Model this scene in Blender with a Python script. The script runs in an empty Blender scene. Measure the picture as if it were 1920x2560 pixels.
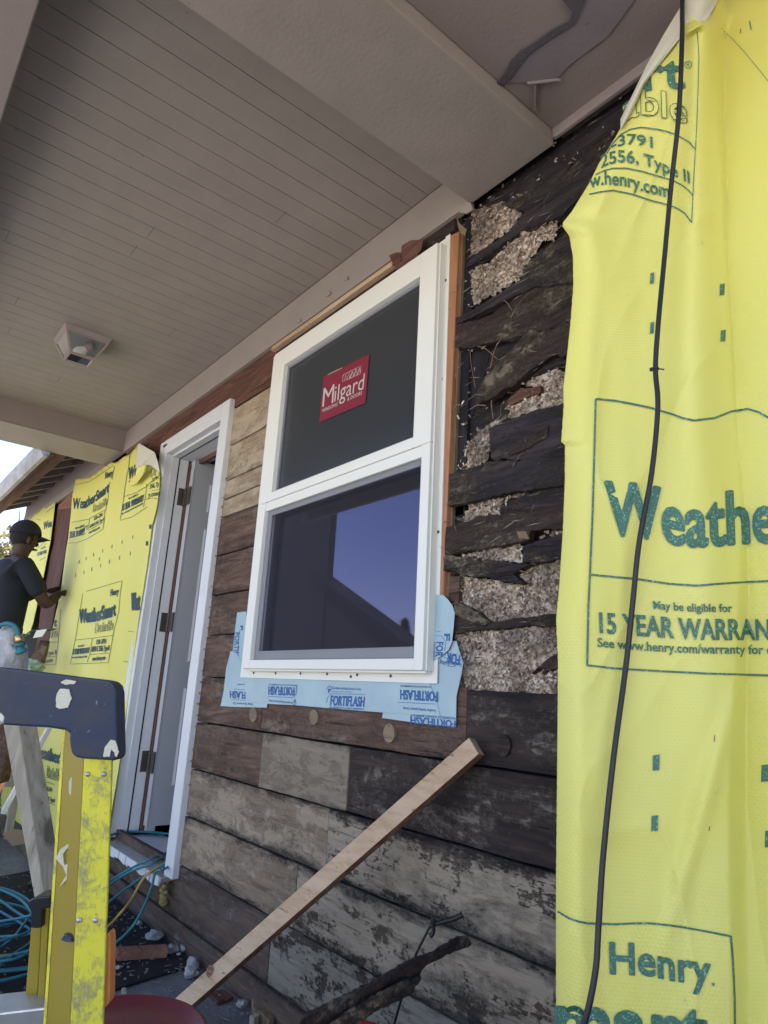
import bpy, bmesh, math, random
from mathutils import Vector, Matrix, noise
random.seed(7)
C = bpy.context.scene
COL = C.collection
# ------------------------------------------------------------ camera, world, sun, exposure
RX = Vector((0.63185086, 0.7733874, 0.05134615))
RY = Vector((-0.17301885, 0.20530843, -0.96328237))
RZ = Vector((-0.75553225, 0.59976694, 0.2635349))
F = 1661.965
CAM = Vector((0, 0, 1.0))
cd = bpy.data.cameras.new('camera'); cam = bpy.data.objects.new('camera', cd); COL.objects.link(cam)
m = Matrix.Identity(4)
for i in range(3):
    m[i][0] = RX[i]; m[i][1] = -RY[i]; m[i][2] = -RZ[i]; m[i][3] = CAM[i]
cam.matrix_world = m
cd.sensor_fit = 'VERTICAL'; cd.sensor_height = 36; cd.sensor_width = 27
cd.lens = F / 2560 * 36; cd.clip_start = 0.02; cd.clip_end = 500
C.camera = cam
SUN = Vector((-0.10, 0.42, 0.90)).normalized()
w = bpy.data.worlds.new('World'); C.world = w; w.use_nodes = True
nt = w.node_tree; bg = nt.nodes['Background']
sky = nt.nodes.new('ShaderNodeTexSky'); sky.sky_type = 'NISHITA'; sky.sun_disc = False
sky.sun_elevation = math.asin(SUN.z); sky.sun_rotation = math.atan2(SUN.x, SUN.y)
sky.air_density = 1.0; sky.dust_density = 0.1; sky.ozone_density = 2.5
tint = nt.nodes.new('ShaderNodeMix'); tint.data_type = 'RGBA'; tint.blend_type = 'MULTIPLY'; tint.inputs[0].default_value = 1; tint.inputs[7].default_value = (1.10, .97, .96, 1)
nt.links.new(sky.outputs[0], tint.inputs[6]); nt.links.new(tint.outputs[2], bg.inputs[0]); bg.inputs[1].default_value = 0.115
sd = bpy.data.lights.new('sun', 'SUN'); sd.energy = 5.0; sd.angle = math.radians(0.5); sd.color = (1, .95, .87)
so = bpy.data.objects.new('sun', sd); COL.objects.link(so); so.location = (0, 0, 12)
so.rotation_euler = SUN.to_track_quat('Z', 'Y').to_euler()
C.view_settings.view_transform = 'Standard'; C.view_settings.look = 'None'
C.view_settings.gamma = 1; C.view_settings.exposure = 2.0
# ------------------------------------------------------------ geometry helpers
def ray(u, v): return RX * (u - 960) + RY * (v - 1280) + RZ * F
def onY(u, v, y=1.29): d = ray(u, v); return CAM + d * (y / d.y)
def onZ(u, v, z): d = ray(u, v); return CAM + d * ((z - CAM.z) / d.z)
def onX(u, v, x): d = ray(u, v); return CAM + d * (x / d.x)
def atD(u, v, dep): return CAM + ray(u, v) * (dep / F)
def crop(s, ox, oy): return lambda *p: [(ox + a * s, oy + b * s) for a, b in p]

def tag(o, label=None, cat=None, group=None, kind=None):
    for k, v in (('label', label), ('category', cat), ('group', group), ('kind', kind)):
        if v: o[k] = v
    return o
def thing(name, label, cat, loc=(0, 0, 0), group=None):
    o = bpy.data.objects.new(name, None); COL.objects.link(o); o.location = loc; o.empty_display_size = .1
    return tag(o, label, cat, group)
def obj(name, bm, mats, parent=None, smooth=False, bevel=0, label=None):
    """bm in world coordinates; the object gets its parent's frame"""
    off = Vector((0, 0, 0))
    if parent is not None:
        p = parent
        while p is not None: off += Vector(p.location); p = p.parent
    else:
        vs = [v.co for v in bm.verts]
        off = Vector((sum(v.x for v in vs) / len(vs), sum(v.y for v in vs) / len(vs), min(v.z for v in vs)))
    bmesh.ops.translate(bm, verts=bm.verts, vec=-off)
    me = bpy.data.meshes.new(name); bm.to_mesh(me); bm.free()
    if not isinstance(mats, (list, tuple)): mats = [mats]
    for mm in mats: me.materials.append(mm)
    if smooth:
        for p in me.polygons: p.use_smooth = True
    o = bpy.data.objects.new(name, me); COL.objects.link(o)
    if parent is None: o.location = off
    else: o.parent = parent
    if bevel:
        b = o.modifiers.new('bevel', 'BEVEL'); b.width = bevel; b.segments = 2; b.limit_method = 'ANGLE'
    if label: o['label'] = label
    return o
def B(): return bmesh.new()
def box(bm, x0, x1, y0, y1, z0, z1, mi=0):
    vs = [bm.verts.new((x, y, z)) for x in (x0, x1) for y in (y0, y1) for z in (z0, z1)]
    for f in ((0, 1, 3, 2), (4, 6, 7, 5), (0, 4, 5, 1), (2, 3, 7, 6), (0, 2, 6, 4), (1, 5, 7, 3)):
        bm.faces.new([vs[i] for i in f]).material_index = mi
    return vs
def hexa(bm, front, back, mi=0):
    """two polygons of the same length joined into a solid"""
    a = [bm.verts.new(p) for p in front]; b = [bm.verts.new(p) for p in back]
    n = len(a)
    fs = [bm.faces.new(a), bm.faces.new(b[::-1])]
    for i in range(n): fs.append(bm.faces.new((a[i], b[i], b[(i + 1) % n], a[(i + 1) % n])))
    for f in fs: f.material_index = mi
    return fs
def poly_y(bm, px, y, t, mi=0, jag=0, seg=.012):
    """outline in photo pixels laid on the plane y, t thick going into the wall"""
    pts = [onY(u, v, y) for u, v in px]
    if jag:
        out = []
        for i, p in enumerate(pts):
            q = pts[(i + 1) % len(pts)]; n = max(1, int((q - p).length / seg))
            for k in range(n):
                r = p.lerp(q, k / n)
                a = noise.noise(r * 37) * jag + noise.noise(r * 110) * jag * .6
                out.append(r + Vector((a * .7, 0, a)))
        pts = out
    hexa(bm, pts, [p + Vector((0, t, 0)) for p in pts], mi)
def grid(bm, fn, nu, nv, mi=0, keep=None):
    vs = [[bm.verts.new(fn(i / nu, j / nv)) for i in range(nu + 1)] for j in range(nv + 1)]
    for j in range(nv):
        for i in range(nu):
            if keep and not keep((i + .5) / nu, (j + .5) / nv): continue
            bm.faces.new((vs[j][i], vs[j][i + 1], vs[j + 1][i + 1], vs[j + 1][i])).material_index = mi
def tube(bm, pts, r, n=10, mi=0, smooth=4):
    pts = [Vector(p) for p in pts]
    if smooth > 1 and len(pts) > 2:
        out = []
        for i in range(len(pts) - 1):
            p0 = pts[max(i - 1, 0)]; p1 = pts[i]; p2 = pts[i + 1]; p3 = pts[min(i + 2, len(pts) - 1)]
            for k in range(smooth):
                t = k / smooth
                out.append(.5 * ((2 * p1) + (p2 - p0) * t + (2 * p0 - 5 * p1 + 4 * p2 - p3) * t * t + (3 * p1 - p0 - 3 * p2 + p3) * t ** 3))
        out.append(pts[-1]); pts = out
    rings = []; up = Vector((.13, .21, 1))
    for i, p in enumerate(pts):
        d = (pts[min(i + 1, len(pts) - 1)] - pts[max(i - 1, 0)]).normalized()
        a = d.cross(up)
        if a.length < .05: a = d.cross(Vector((1, 0, 0)))
        a.normalize(); b = d.cross(a); up = b if b.dot(up) > 0 else -b
        rr = r(i / (len(pts) - 1)) if callable(r) else r
        rings.append([bm.verts.new(p + (a * math.cos(q) + b * math.sin(q)) * rr) for q in [2 * math.pi * k / n for k in range(n)]])
    for i in range(len(rings) - 1):
        for k in range(n):
            f = bm.faces.new((rings[i][k], rings[i][(k + 1) % n], rings[i + 1][(k + 1) % n], rings[i + 1][k])); f.material_index = mi; f.smooth = True
    for r_ in (rings[0][::-1], rings[-1]): bm.faces.new(r_).material_index = mi
def beam(bm, a, b, wv, tv, mi=0):
    """a solid bar from a to b with half-extents wv, tv (vectors)"""
    a, b, wv, tv = map(Vector, (a, b, wv, tv))
    hexa(bm, [a - wv - tv, a + wv - tv, a + wv + tv, a - wv + tv], [b - wv - tv, b + wv - tv, b + wv + tv, b - wv + tv], mi)
def lathe(bm, prof, c, n=32, mi=0, axis=None):
    q = Vector((0, 0, 1)).rotation_difference(Vector(axis)) if axis else None
    rings = []
    for r, z in prof:
        ring = []
        for k in range(n):
            a = 2 * math.pi * k / n; v = Vector((r * math.cos(a), r * math.sin(a), z))
            if q: v = q @ v
            ring.append(bm.verts.new(Vector(c) + v))
        rings.append(ring)
    for i in range(len(rings) - 1):
        for k in range(n):
            f = bm.faces.new((rings[i][k], rings[i][(k + 1) % n], rings[i + 1][(k + 1) % n], rings[i + 1][k])); f.material_index = mi; f.smooth = True
    for r_, p in ((rings[0][::-1], prof[0]), (rings[-1], prof[-1])):
        if p[0] > 1e-4: bm.faces.new(r_).material_index = mi
def rock(bm, c, s, mi=0):
    r = bmesh.ops.create_icosphere(bm, subdivisions=2, radius=1)
    sd_ = Vector((random.random(), random.random(), random.random())) * 50
    sc = Vector((s * random.uniform(.8, 1.3), s * random.uniform(.7, 1.1), s * random.uniform(.5, .9)))
    for v in r['verts']:
        k = 1 + noise.noise(v.co * 1.3 + sd_) * .55 + noise.noise(v.co * 3 + sd_) * .2
        v.co = Vector(c) + Vector((v.co.x * sc.x, v.co.y * sc.y, v.co.z * sc.z)) * k
# ------------------------------------------------------------ material helpers
class NT:
    def __init__(s, name):
        s.m = bpy.data.materials.new(name); s.m.use_nodes = True; s.t = s.m.node_tree
        s.b = s.t.nodes['Principled BSDF']; s.out = s.t.nodes['Material Output']
    def n(s, typ, props=None, **inp):
        nd = s.t.nodes.new('ShaderNode' + typ)
        for k, v in (props or {}).items(): setattr(nd, k, v)
        for k, v in inp.items():
            key = int(k[1:]) if k[0] == 'i' and k[1:].isdigit() else k.replace('_', ' ')
            s.set(nd.inputs[key], v)
        return nd
    def set(s, sock, v):
        if isinstance(v, bpy.types.NodeSocket): s.t.links.new(v, sock)
        elif isinstance(v, bpy.types.Node): s.t.links.new(v.outputs[0], sock)
        else:
            if isinstance(v, tuple) and len(v) == 3 and sock.type == 'RGBA': v = v + (1,)
            sock.default_value = v
    def mix(s, f, a, b, mode='MIX'):
        nd = s.n('Mix', {'data_type': 'RGBA', 'blend_type': mode})
        s.set(nd.inputs[0], f); s.set(nd.inputs[6], a); s.set(nd.inputs[7], b); return nd.outputs[2]
    def math(s, op, a, b=0.0, clamp=False):
        nd = s.n('Math', {'operation': op, 'use_clamp': clamp}); s.set(nd.inputs[0], a); s.set(nd.inputs[1], b); return nd.outputs[0]
    def ramp(s, f, stops, interp='LINEAR'):
        nd = s.n('ValToRGB'); s.set(nd.inputs[0], f); cr = nd.color_ramp; cr.interpolation = interp
        while len(cr.elements) < len(stops): cr.elements.new(.5)
        for e, (p, c) in zip(cr.elements, stops):
            e.position = p; e.color = (c, c, c, 1) if not isinstance(c, tuple) else c + (1,)
        return nd.outputs[0]
    def coord(s, scale=(1, 1, 1), rnd=True):
        tc = s.n('TexCoord'); v = tc.outputs['Object']
        if rnd:
            oi = s.n('ObjectInfo'); k = s.math('MULTIPLY', oi.outputs['Random'], 61.0)
            v = s.n('VectorMath', {'operation': 'ADD'}, i0=v, i1=k).outputs[0]
        return s.n('Mapping', None, Vector=v, Scale=scale).outputs[0]
    def noise(s, vec, scale, detail=4, rough=.55, dist=0.0):
        return s.n('TexNoise', None, Vector=vec, Scale=scale, Detail=detail, Roughness=rough, Distortion=dist).outputs['Fac']
    def bump(s, h, dist=.002, strength=1.0, prev=None):
        nd = s.n('Bump', None, Height=h, Distance=dist, Strength=strength)
        if prev is not None: s.set(nd.inputs['Normal'], prev)
        return nd.outputs[0]
    def done(s, col=None, rough=None, normal=None, **kw):
        if col is not None: s.set(s.b.inputs['Base Color'], col)
        if rough is not None: s.set(s.b.inputs['Roughness'], rough)
        if normal is not None: s.set(s.b.inputs['Normal'], normal)
        for k, v in kw.items(): s.set(s.b.inputs[k.replace('_', ' ')], v)
        return s.m

def wood(name, dark, mid, light, axis='X', worn=None, worn_amt=.5, rot=.25, rot_c=(.012, .012, .016), rough=.8, rotx=None, bump=.002, knots=True, grain=1.0, mold=0.0, fib=None, sharp=.5):
    """weathered timber: long grain, cathedral figure, fine fibres, knots, peeling residue, rot, mold creeping in from the joints"""
    t = NT(name)
    AX = lambda a, b: {'X': (a, b, b), 'Z': (b, b, a), 'Y': (b, a, b)}[axis]
    v = t.coord(AX(1, 9)); v1 = t.coord((1, 1, 1))
    warp = t.noise(v1, 3.0, 2)
    g1 = t.noise(v, 3.2, 8, .65, .6)
    rings = t.math('SINE', t.math('MULTIPLY', t.math('ADD', t.noise(v, .8, 2, .4, .3), t.math('MULTIPLY', warp, .25)), 70.0 * grain))
    fine = t.noise(t.coord(AX(1.6, 36)), 9.0, 4, .7)
    f = t.math('ADD', t.math('MULTIPLY', g1, .7), t.math('MULTIPLY', fine, .3))
    col = t.ramp(f, [(.32, dark), (.5, mid), (.68, light)])
    col = t.mix(t.ramp(rings, [(.0, .0), (1, .35)]), col, dark)
    chk = t.ramp(t.noise(t.coord(AX(.9, 30)), 3.0, 6, .6, .2), [(.30, 1.0), (.37, .0)])      # drying checks along the grain
    col = t.mix(t.math('MULTIPLY', chk, .75), col, tuple(c * .3 for c in dark))
    h = t.math('SUBTRACT', t.math('ADD', t.math('MULTIPLY', f, .8), t.math('MULTIPLY', rings, .10)), t.math('MULTIPLY', chk, .35))
    if fib:
        fm = t.ramp(t.noise(t.coord(AX(1.1, 26)), 7.0, 5, .7, .3), [(.60, .0), (.68, .8)]); col = t.mix(fm, col, fib); h = t.math('ADD', h, t.math('MULTIPLY', fm, .4))
    if knots:
        vo = t.n('TexVoronoi', None, Vector=t.coord({'X': (1.6, 3, 5), 'Z': (5, 3, 1.6), 'Y': (5, 1.6, 3)}[axis]), Scale=.9, Randomness=1.0)
        k = t.ramp(t.math('ADD', vo.outputs['Distance'], t.math('MULTIPLY', t.math('SUBTRACT', g1, .5), .08)), [(.045, 1.0), (.085, .0)])
        col = t.mix(t.math('MULTIPLY', k, .8), col, (dark[0] * .4, dark[1] * .4, dark[2] * .4))
    if worn:
        wn = t.noise(t.coord(AX(2.0, 5)), 1.7, 12, .76, .35)
        pf = t.math('ADD', t.math('MULTIPLY', t.noise(v1, 28.0, 8, .8), .6), t.math('MULTIPLY', t.noise(v1, 95.0, 5, .75), .4))
        wf = t.math('ADD', t.math('ADD', wn, t.math('MULTIPLY', pf, .62)), t.math('MULTIPLY', fine, .16))
        e = 1.0 - worn_amt * .34
        k_ = 1.0 - sharp
        mk = t.ramp(wf, [(e - .015 - .09 * k_, .0), (e, .45), (e + .02 + .10 * k_, 1.0)])
        wc = t.mix(t.noise(v, 6.0, 8, .75), worn, tuple(c * .5 for c in worn))
        col = t.mix(t.math('MULTIPLY', mk, .88), col, wc)
        h = t.math('ADD', h, t.math('MULTIPLY', mk, .6))
    if rot:
        rn = t.math('ADD', t.noise(t.coord(AX(1.5, 5)), 2.0, 12, .80, .3), t.math('MULTIPLY', t.math('SUBTRACT', t.noise(v1, 34.0, 8, .8), .5), .35))
        if rotx:   # wetter boards towards one end of the wall
            g = t.n('NewGeometry'); sx = t.n('SeparateXYZ', None, Vector=g.outputs['Position']).outputs[0]
            mr = t.n('MapRange', None, Value=sx, i1=rotx[0], i2=rotx[1], i3=0.0, i4=rotx[2]).outputs[0]
            rn = t.math('ADD', rn, mr)
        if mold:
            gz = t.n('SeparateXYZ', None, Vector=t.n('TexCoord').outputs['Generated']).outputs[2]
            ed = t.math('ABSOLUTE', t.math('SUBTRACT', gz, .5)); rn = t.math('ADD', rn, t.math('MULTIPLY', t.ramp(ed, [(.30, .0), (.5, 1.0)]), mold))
        e = .74 - rot * .3
        rm = t.ramp(rn, [(e - .11, .0), (e - .02, .4), (e + .07, 1.0)])
        col = t.mix(t.math('MULTIPLY', rm, .86), col, rot_c)
        h = t.math('SUBTRACT', h, t.math('MULTIPLY', rm, .3))
    # nail holes and dirt specks
    sp = t.n('TexVoronoi', None, Vector=v1, Scale=26.0, Randomness=1.0)
    spk = t.math('MULTIPLY', t.ramp(sp.outputs['Distance'], [(.06, 1.0), (.10, 0.0)]), t.ramp(sp.outputs['Color'], [(.55, 0.0), (.6, 1.0)]))
    col = t.mix(t.math('MULTIPLY', spk, .8), col, (.01, .009, .009))
    return t.done(col, rough, t.bump(h, bump * 2.4, .95), Specular_IOR_Level=.25)

def paint(name, c, rough=.5, dirt=.25, bump=.0006, scale=7.0, dirt_c=None, spec=.4):
    t = NT(name); v = t.coord()
    n1 = t.noise(v, scale, 8, .65); n2 = t.noise(v, scale * 14, 4, .6)
    d = t.ramp(n1, [(.38, .0), (.75, 1.0)])
    col = t.mix(t.math('MULTIPLY', d, dirt), c, dirt_c or tuple(k * .55 for k in c))
    sp = t.ramp(t.noise(v, scale * 9, 3, .5), [(.70, .0), (.74, 1.0)])
    col = t.mix(t.math('MULTIPLY', sp, dirt), col, tuple(k * .3 for k in c))
    return t.done(col, t.math('ADD', t.math('MULTIPLY', n2, .25), rough - .12), t.bump(t.math('ADD', n1, n2), bump * 2, .7), Specular_IOR_Level=spec)

M = {}
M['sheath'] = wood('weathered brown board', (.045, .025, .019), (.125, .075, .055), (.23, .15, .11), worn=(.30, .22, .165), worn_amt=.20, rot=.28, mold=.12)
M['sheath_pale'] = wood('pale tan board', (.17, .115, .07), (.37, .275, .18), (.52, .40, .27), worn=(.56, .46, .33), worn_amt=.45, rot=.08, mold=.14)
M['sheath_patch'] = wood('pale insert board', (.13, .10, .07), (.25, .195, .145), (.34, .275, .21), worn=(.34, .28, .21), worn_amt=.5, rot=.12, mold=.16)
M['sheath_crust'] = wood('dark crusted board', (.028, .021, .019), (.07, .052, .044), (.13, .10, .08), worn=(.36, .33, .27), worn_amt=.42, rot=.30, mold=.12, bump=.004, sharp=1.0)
M['sheath_red'] = wood('red brown header', (.055, .025, .018), (.13, .06, .042), (.20, .105, .075), rot=.16, rot_c=(.03, .015, .012))
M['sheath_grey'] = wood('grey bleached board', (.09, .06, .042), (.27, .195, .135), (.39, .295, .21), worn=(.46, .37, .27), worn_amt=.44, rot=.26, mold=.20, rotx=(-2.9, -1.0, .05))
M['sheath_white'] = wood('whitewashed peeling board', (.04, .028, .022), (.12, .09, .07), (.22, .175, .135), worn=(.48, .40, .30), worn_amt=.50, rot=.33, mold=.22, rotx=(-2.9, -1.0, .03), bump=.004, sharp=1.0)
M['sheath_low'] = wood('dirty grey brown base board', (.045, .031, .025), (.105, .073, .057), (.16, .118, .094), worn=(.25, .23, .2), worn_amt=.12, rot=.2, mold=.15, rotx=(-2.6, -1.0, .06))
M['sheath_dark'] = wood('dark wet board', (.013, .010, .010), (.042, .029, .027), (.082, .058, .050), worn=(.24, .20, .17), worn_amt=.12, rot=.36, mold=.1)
M['char'] = wood('charred rotten timber', (.010, .008, .011), (.034, .027, .032), (.078, .060, .060), worn=(.26, .21, .15), worn_amt=.16, rot=.2, rot_c=(.004, .004, .007), bump=.005, fib=(.10, .08, .07))
M['rotbrown'] = wood('rotten brown timber', (.018, .011, .012), (.055, .036, .032), (.11, .07, .058), worn=(.26, .21, .15), worn_amt=.16, rot=.26, rot_c=(.006, .005, .008), bump=.005, fib=(.16, .12, .095))
M['stud_new'] = wood('fresh reddish lumber', (.30, .13, .065), (.40, .19, .10), (.50, .26, .15), axis='Z', rot=0, knots=False, rough=.6, bump=.0006)
M['stud_tan'] = wood('old tan lumber', (.12, .08, .05), (.22, .15, .095), (.32, .23, .15), axis='Z', rot=.2, bump=.0015)
M['stud_dark'] = wood('dark stud', (.008, .008, .012), (.02, .018, .022), (.045, .038, .04), axis='Z', rot=.3, bump=.003)
M['pine'] = wood('fresh pine', (.40, .255, .15), (.56, .40, .26), (.64, .48, .33), rot=0, rough=.6, bump=.0004, grain=.55)
M['pine_bark'] = wood('sawn red edge of pine', (.10, .045, .03), (.26, .13, .085), (.40, .24, .16), rot=.2, rot_c=(.06, .025, .018), knots=False, rough=.7)
M['lumber_grey'] = wood('weathered pale lumber', (.22, .19, .14), (.36, .32, .25), (.46, .42, .33), axis='Z', rot=.05, knots=True, bump=.0006)
M['plywood_red'] = wood('red brown plywood', (.06, .025, .02), (.11, .05, .04), (.16, .08, .06), axis='Z', rot=.1, knots=False)
M['plug'] = wood('sawn plug', (.14, .10, .065), (.26, .2, .13), (.36, .29, .2), axis='X', rot=0, knots=False, bump=.0006)
M['lath'] = wood('red scrap wood', (.12, .055, .035), (.24, .12, .08), (.34, .19, .13), rot=.1, knots=False)
M['taupe'] = paint('taupe porch paint', (.345, .295, .26), .55, .28)
M['taupe2'] = paint('mauve taupe beam paint', (.30, .245, .23), .6, .25)
M['white'] = paint('white vinyl', (.80, .80, .74), .38, .07, .0002, 4.0, (.5, .46, .38))
M['casing'] = paint('white casing paint', (.68, .70, .72), .4, .16, .0004, 9.0, (.36, .33, .28))
M['door'] = paint('grey door paint', (.46, .47, .50), .38, .10, .0003, 6.0)
M['steel'] = paint('dark bronze hinge', (.075, .065, .055), .4, .3, .0003, 20.0, (.02, .018, .016))
M['strip'] = paint('brown weatherstrip', (.12, .06, .045), .6, .3, .0005, 30.0)
M['dark'] = paint('dark void', (.012, .012, .014), .9, .2)
M['dark_edge'] = paint('dark grey edge', (.11, .10, .115), .7, .4, .002, 20.0)
M['black'] = paint('black rubber', (.016, .017, .021), .42, .2, .0002)
M['screenf'] = paint('grey screen frame', (.22, .23, .25), .4, .15, .0002)
M['alu'] = paint('scuffed aluminium', (.52, .53, .54), .38, .4, .0003, 25.0, (.3, .3, .3))
M['alu'].node_tree.nodes['Principled BSDF'].inputs['Metallic'].default_value = .7
M['gutter'] = paint('stained galvanised gutter', (.42, .42, .43), .55, .7, .001, 8.0, (.16, .12, .10))
M['brass'] = paint('brass fitting', (.6, .42, .16), .3, .3); M['brass'].node_tree.nodes['Principled BSDF'].inputs['Metallic'].default_value = .9
M['hose'] = paint('teal air hose', (.035, .19, .24), .5, .5, .0002, 20.0)
M['cord'] = paint('yellow cord', (.50, .30, .06), .5, .25)
M['orange'] = paint('worn orange plastic', (.72, .27, .09), .5, .35, .0006, 16.0)
M['lid'] = paint('dark red plastic', (.16, .022, .028), .42, .35, .0004, 12.0, (.10, .03, .03))
M['red'] = paint('red plastic', (.42, .02, .02), .4, .3)
M['concrete'] = None
M['teal'] = paint('grey wall paint', (.24, .21, .20), .7, .2)

def concrete(name, a, b, scale=6.0, crack=True):
    t = NT(name); v = t.coord(rnd=False)
    n1 = t.noise(v, scale, 9, .7); n2 = t.noise(v, 70.0, 5, .7); n3 = t.noise(v, 1.3, 3)
    col = t.ramp(t.math('ADD', t.math('MULTIPLY', n1, .6), t.math('MULTIPLY', n2, .4)), [(.35, a), (.65, b)])
    col = t.mix(t.ramp(n3, [(.4, 0.0), (.7, .5)]), col, tuple(k * .45 for k in a))
    vo = t.n('TexVoronoi', None, Vector=v, Scale=85.0, Randomness=1.0)
    ck = t.math('MULTIPLY', t.ramp(vo.outputs['Distance'], [(.12, 1.0), (.2, .0)]), t.ramp(vo.outputs['Color'], [(.62, .0), (.66, 1.0)]))
    if crack: col = t.mix(t.math('MULTIPLY', ck, .7), col, (.42, .42, .42))
    return t.done(col, .9, t.bump(t.math('ADD', n1, t.math('ADD', n2, ck)), .006, .8), Specular_IOR_Level=.2)
M['concrete'] = concrete('dusty concrete', (.11, .11, .115), (.25, .25, .255))
M['mat'] = concrete('black rubber mat', (.012, .012, .014), (.03, .029, .032), 14.0, False)
M['crumb'] = paint('dusty crumbs', (.20, .19, .18), .9, .3)
M['rock'] = concrete('broken concrete', (.30, .30, .30), (.48, .48, .47), 30.0)
M['plaster'] = concrete('dusty white rag', (.42, .42, .42), (.62, .62, .60), 20.0)

def wrapmat(name, emboss=True):
    t = NT(name); v = t.coord(rnd=False)
    n1 = t.noise(v, 3.0, 4, .6)
    col = t.mix(t.ramp(n1, [(.35, .0), (.7, 1.0)]), (.89, .84, .21), (.86, .84, .26))
    dust = t.ramp(t.noise(v, 24.0, 6, .7), [(.66, .0), (.72, .35)])
    col = t.mix(dust, col, (.52, .50, .2))
    nrm = None
    if emboss:
        # honeycomb emboss: cells on a sheared lattice in the sheet's own frame
        sx = t.n('SeparateXYZ', None, Vector=v)
        a = t.math('ADD', t.math('MULTIPLY', sx.outputs[0], .64), t.math('MULTIPLY', sx.outputs[1], .77))
        S = 2 * math.pi / .0058
        za = t.math('MULTIPLY', sx.outputs[2], S * .5); xa = t.math('MULTIPLY', a, S * .866)
        c1 = t.math('COSINE', t.math('ADD', za, xa)); c2 = t.math('COSINE', t.math('SUBTRACT', za, xa)); c3 = t.math('COSINE', t.math('MULTIPLY', sx.outputs[2], S))
        h = t.math('MULTIPLY', t.math('ADD', t.math('ADD', c1, c2), c3), -.5)
        nrm = t.bump(h, .00028, .7)
        col = t.mix(t.ramp(h, [(.25, .0), (.8, .09)]), col, (.95, .93, .55))
    nrm = t.bump(t.noise(v, 2.2, 5, .55), .006, .6, nrm)
    bs = t.done(col, .5, nrm, Specular_IOR_Level=.3)
    tr = t.n('BsdfTranslucent', None, Color=(.80, .78, .16)); mx = t.n('MixShader', None, i0=.22)
    t.t.links.new(t.b.outputs[0], mx.inputs[1]); t.t.links.new(tr.outputs[0], mx.inputs[2])
    t.t.links.new(mx.outputs[0], t.out.inputs[0])
    return t.m
M['wrap'] = wrapmat('yellow house wrap'); M['wrap_far'] = wrapmat('yellow house wrap plain', False)
M['wrapback'] = paint('house wrap reverse', (.62, .60, .50), .6, .1)
def inkmat(name, c, wear=.5):
    t = NT(name); v = t.coord(rnd=False)
    h = t.ramp(t.noise(v, 260.0, 3, .6), [(.55, .0), (.72, wear)])
    return t.done(t.mix(h, c, tuple(min(1, k * 4 + .14) for k in c)), .55)
M['ink'] = inkmat('dark green ink', (.050, .145, .100), .8); M['inkf'] = inkmat('dark print', (.01, .05, .06), .2)
M['inkb'] = inkmat('blue print', (.012, .10, .33), .2)
M['wrapy'] = wrapmat('yellow letter fill', False)
t = NT('pale blue membrane'); v = t.coord()
M['tape'] = t.done(t.mix(t.ramp(t.noise(v, 6.0, 4), [(.35, .0), (.7, 1.0)]), (.32, .45, .51), (.40, .54, .59)), .35, t.bump(t.noise(v, 9.0, 4), .003, .5))
M['sticker'] = paint('red sticker', (.21, .014, .035), .5, .05, .0001); M['stickerw'] = paint('sticker lettering', (.50, .46, .43), .5, .05, .0001)
# window glass
def glass(name, haze, hc, bumpy=False, refl=.10, clear=False):
    t = NT(name); t.t.nodes.remove(t.b)
    gl = t.n('BsdfGlossy', None, Color=((.78, .80, .84) if bumpy else (.62, .58, 1.0)) if not clear else (1, 1, 1), Roughness=.02 if not bumpy else .16)
    tr = t.n('BsdfTransparent', None, Color=(.5, .52, .55) if not clear else (.95, .95, .95)); df = t.n('BsdfDiffuse', None, Color=hc)
    if bumpy:
        nb = t.bump(t.noise(t.coord(rnd=False), 55.0, 5, .6), .004, .5); t.set(gl.inputs['Normal'], nb); t.set(df.inputs['Normal'], nb)
    lw = t.n('Fresnel', None, IOR=1.5); f = t.math('ADD', lw.outputs[0], refl, True)
    m1 = t.n('MixShader', None, i0=haze); t.t.links.new(tr.outputs[0], m1.inputs[1]); t.t.links.new(df.outputs[0], m1.inputs[2])
    m2 = t.n('MixShader', None, i0=f); t.t.links.new(m1.outputs[0], m2.inputs[1]); t.t.links.new(gl.outputs[0], m2.inputs[2])
    t.t.links.new(m2.outputs[0], t.out.inputs[0]); return t.m
M['glass_up'] = glass('obscure glass', .60, (.055, .060, .066), True, .03)
M['glass_lo'] = glass('clear glass', .10, (.012, .012, .022), False, .13)
M['glass_lamp'] = glass('lamp glass', .10, (.3, .3, .3), False, .0, True)
t = NT('insect screen')
t.done((.05, .05, .065), .6); tr = t.n('BsdfTransparent'); mx = t.n('MixShader', None, i0=.26)
t.t.links.new(tr.outputs[0], mx.inputs[1]); t.t.links.new(t.b.outputs[0], mx.inputs[2]); t.t.links.new(mx.outputs[0], t.out.inputs[0]); M['screen'] = t.m
# insulation
t = NT('blown mineral insulation'); v = t.coord(rnd=False)
vo = t.n('TexVoronoi', None, Vector=v, Scale=120.0, Randomness=1.0); n1 = t.noise(v, 9.0, 6, .65)
c1 = t.ramp(t.math('ADD', t.math('MULTIPLY', vo.outputs['Color'], .5), t.math('MULTIPLY', n1, .5)), [(.25, (.09, .065, .05)), (.38, (.26, .19, .14)), (.50, (.48, .37, .275)), (.66, (.76, .67, .56))])
c1 = t.mix(t.ramp(t.noise(v, 6.5, 8, .7), [(.42, .0), (.66, .9)]), c1, (.085, .06, .055))
M['insul'] = t.done(c1, .95, t.bump(t.math('ADD', vo.outputs['Distance'], t.noise(v, 60.0, 5)), .004, 1.0))
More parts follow.
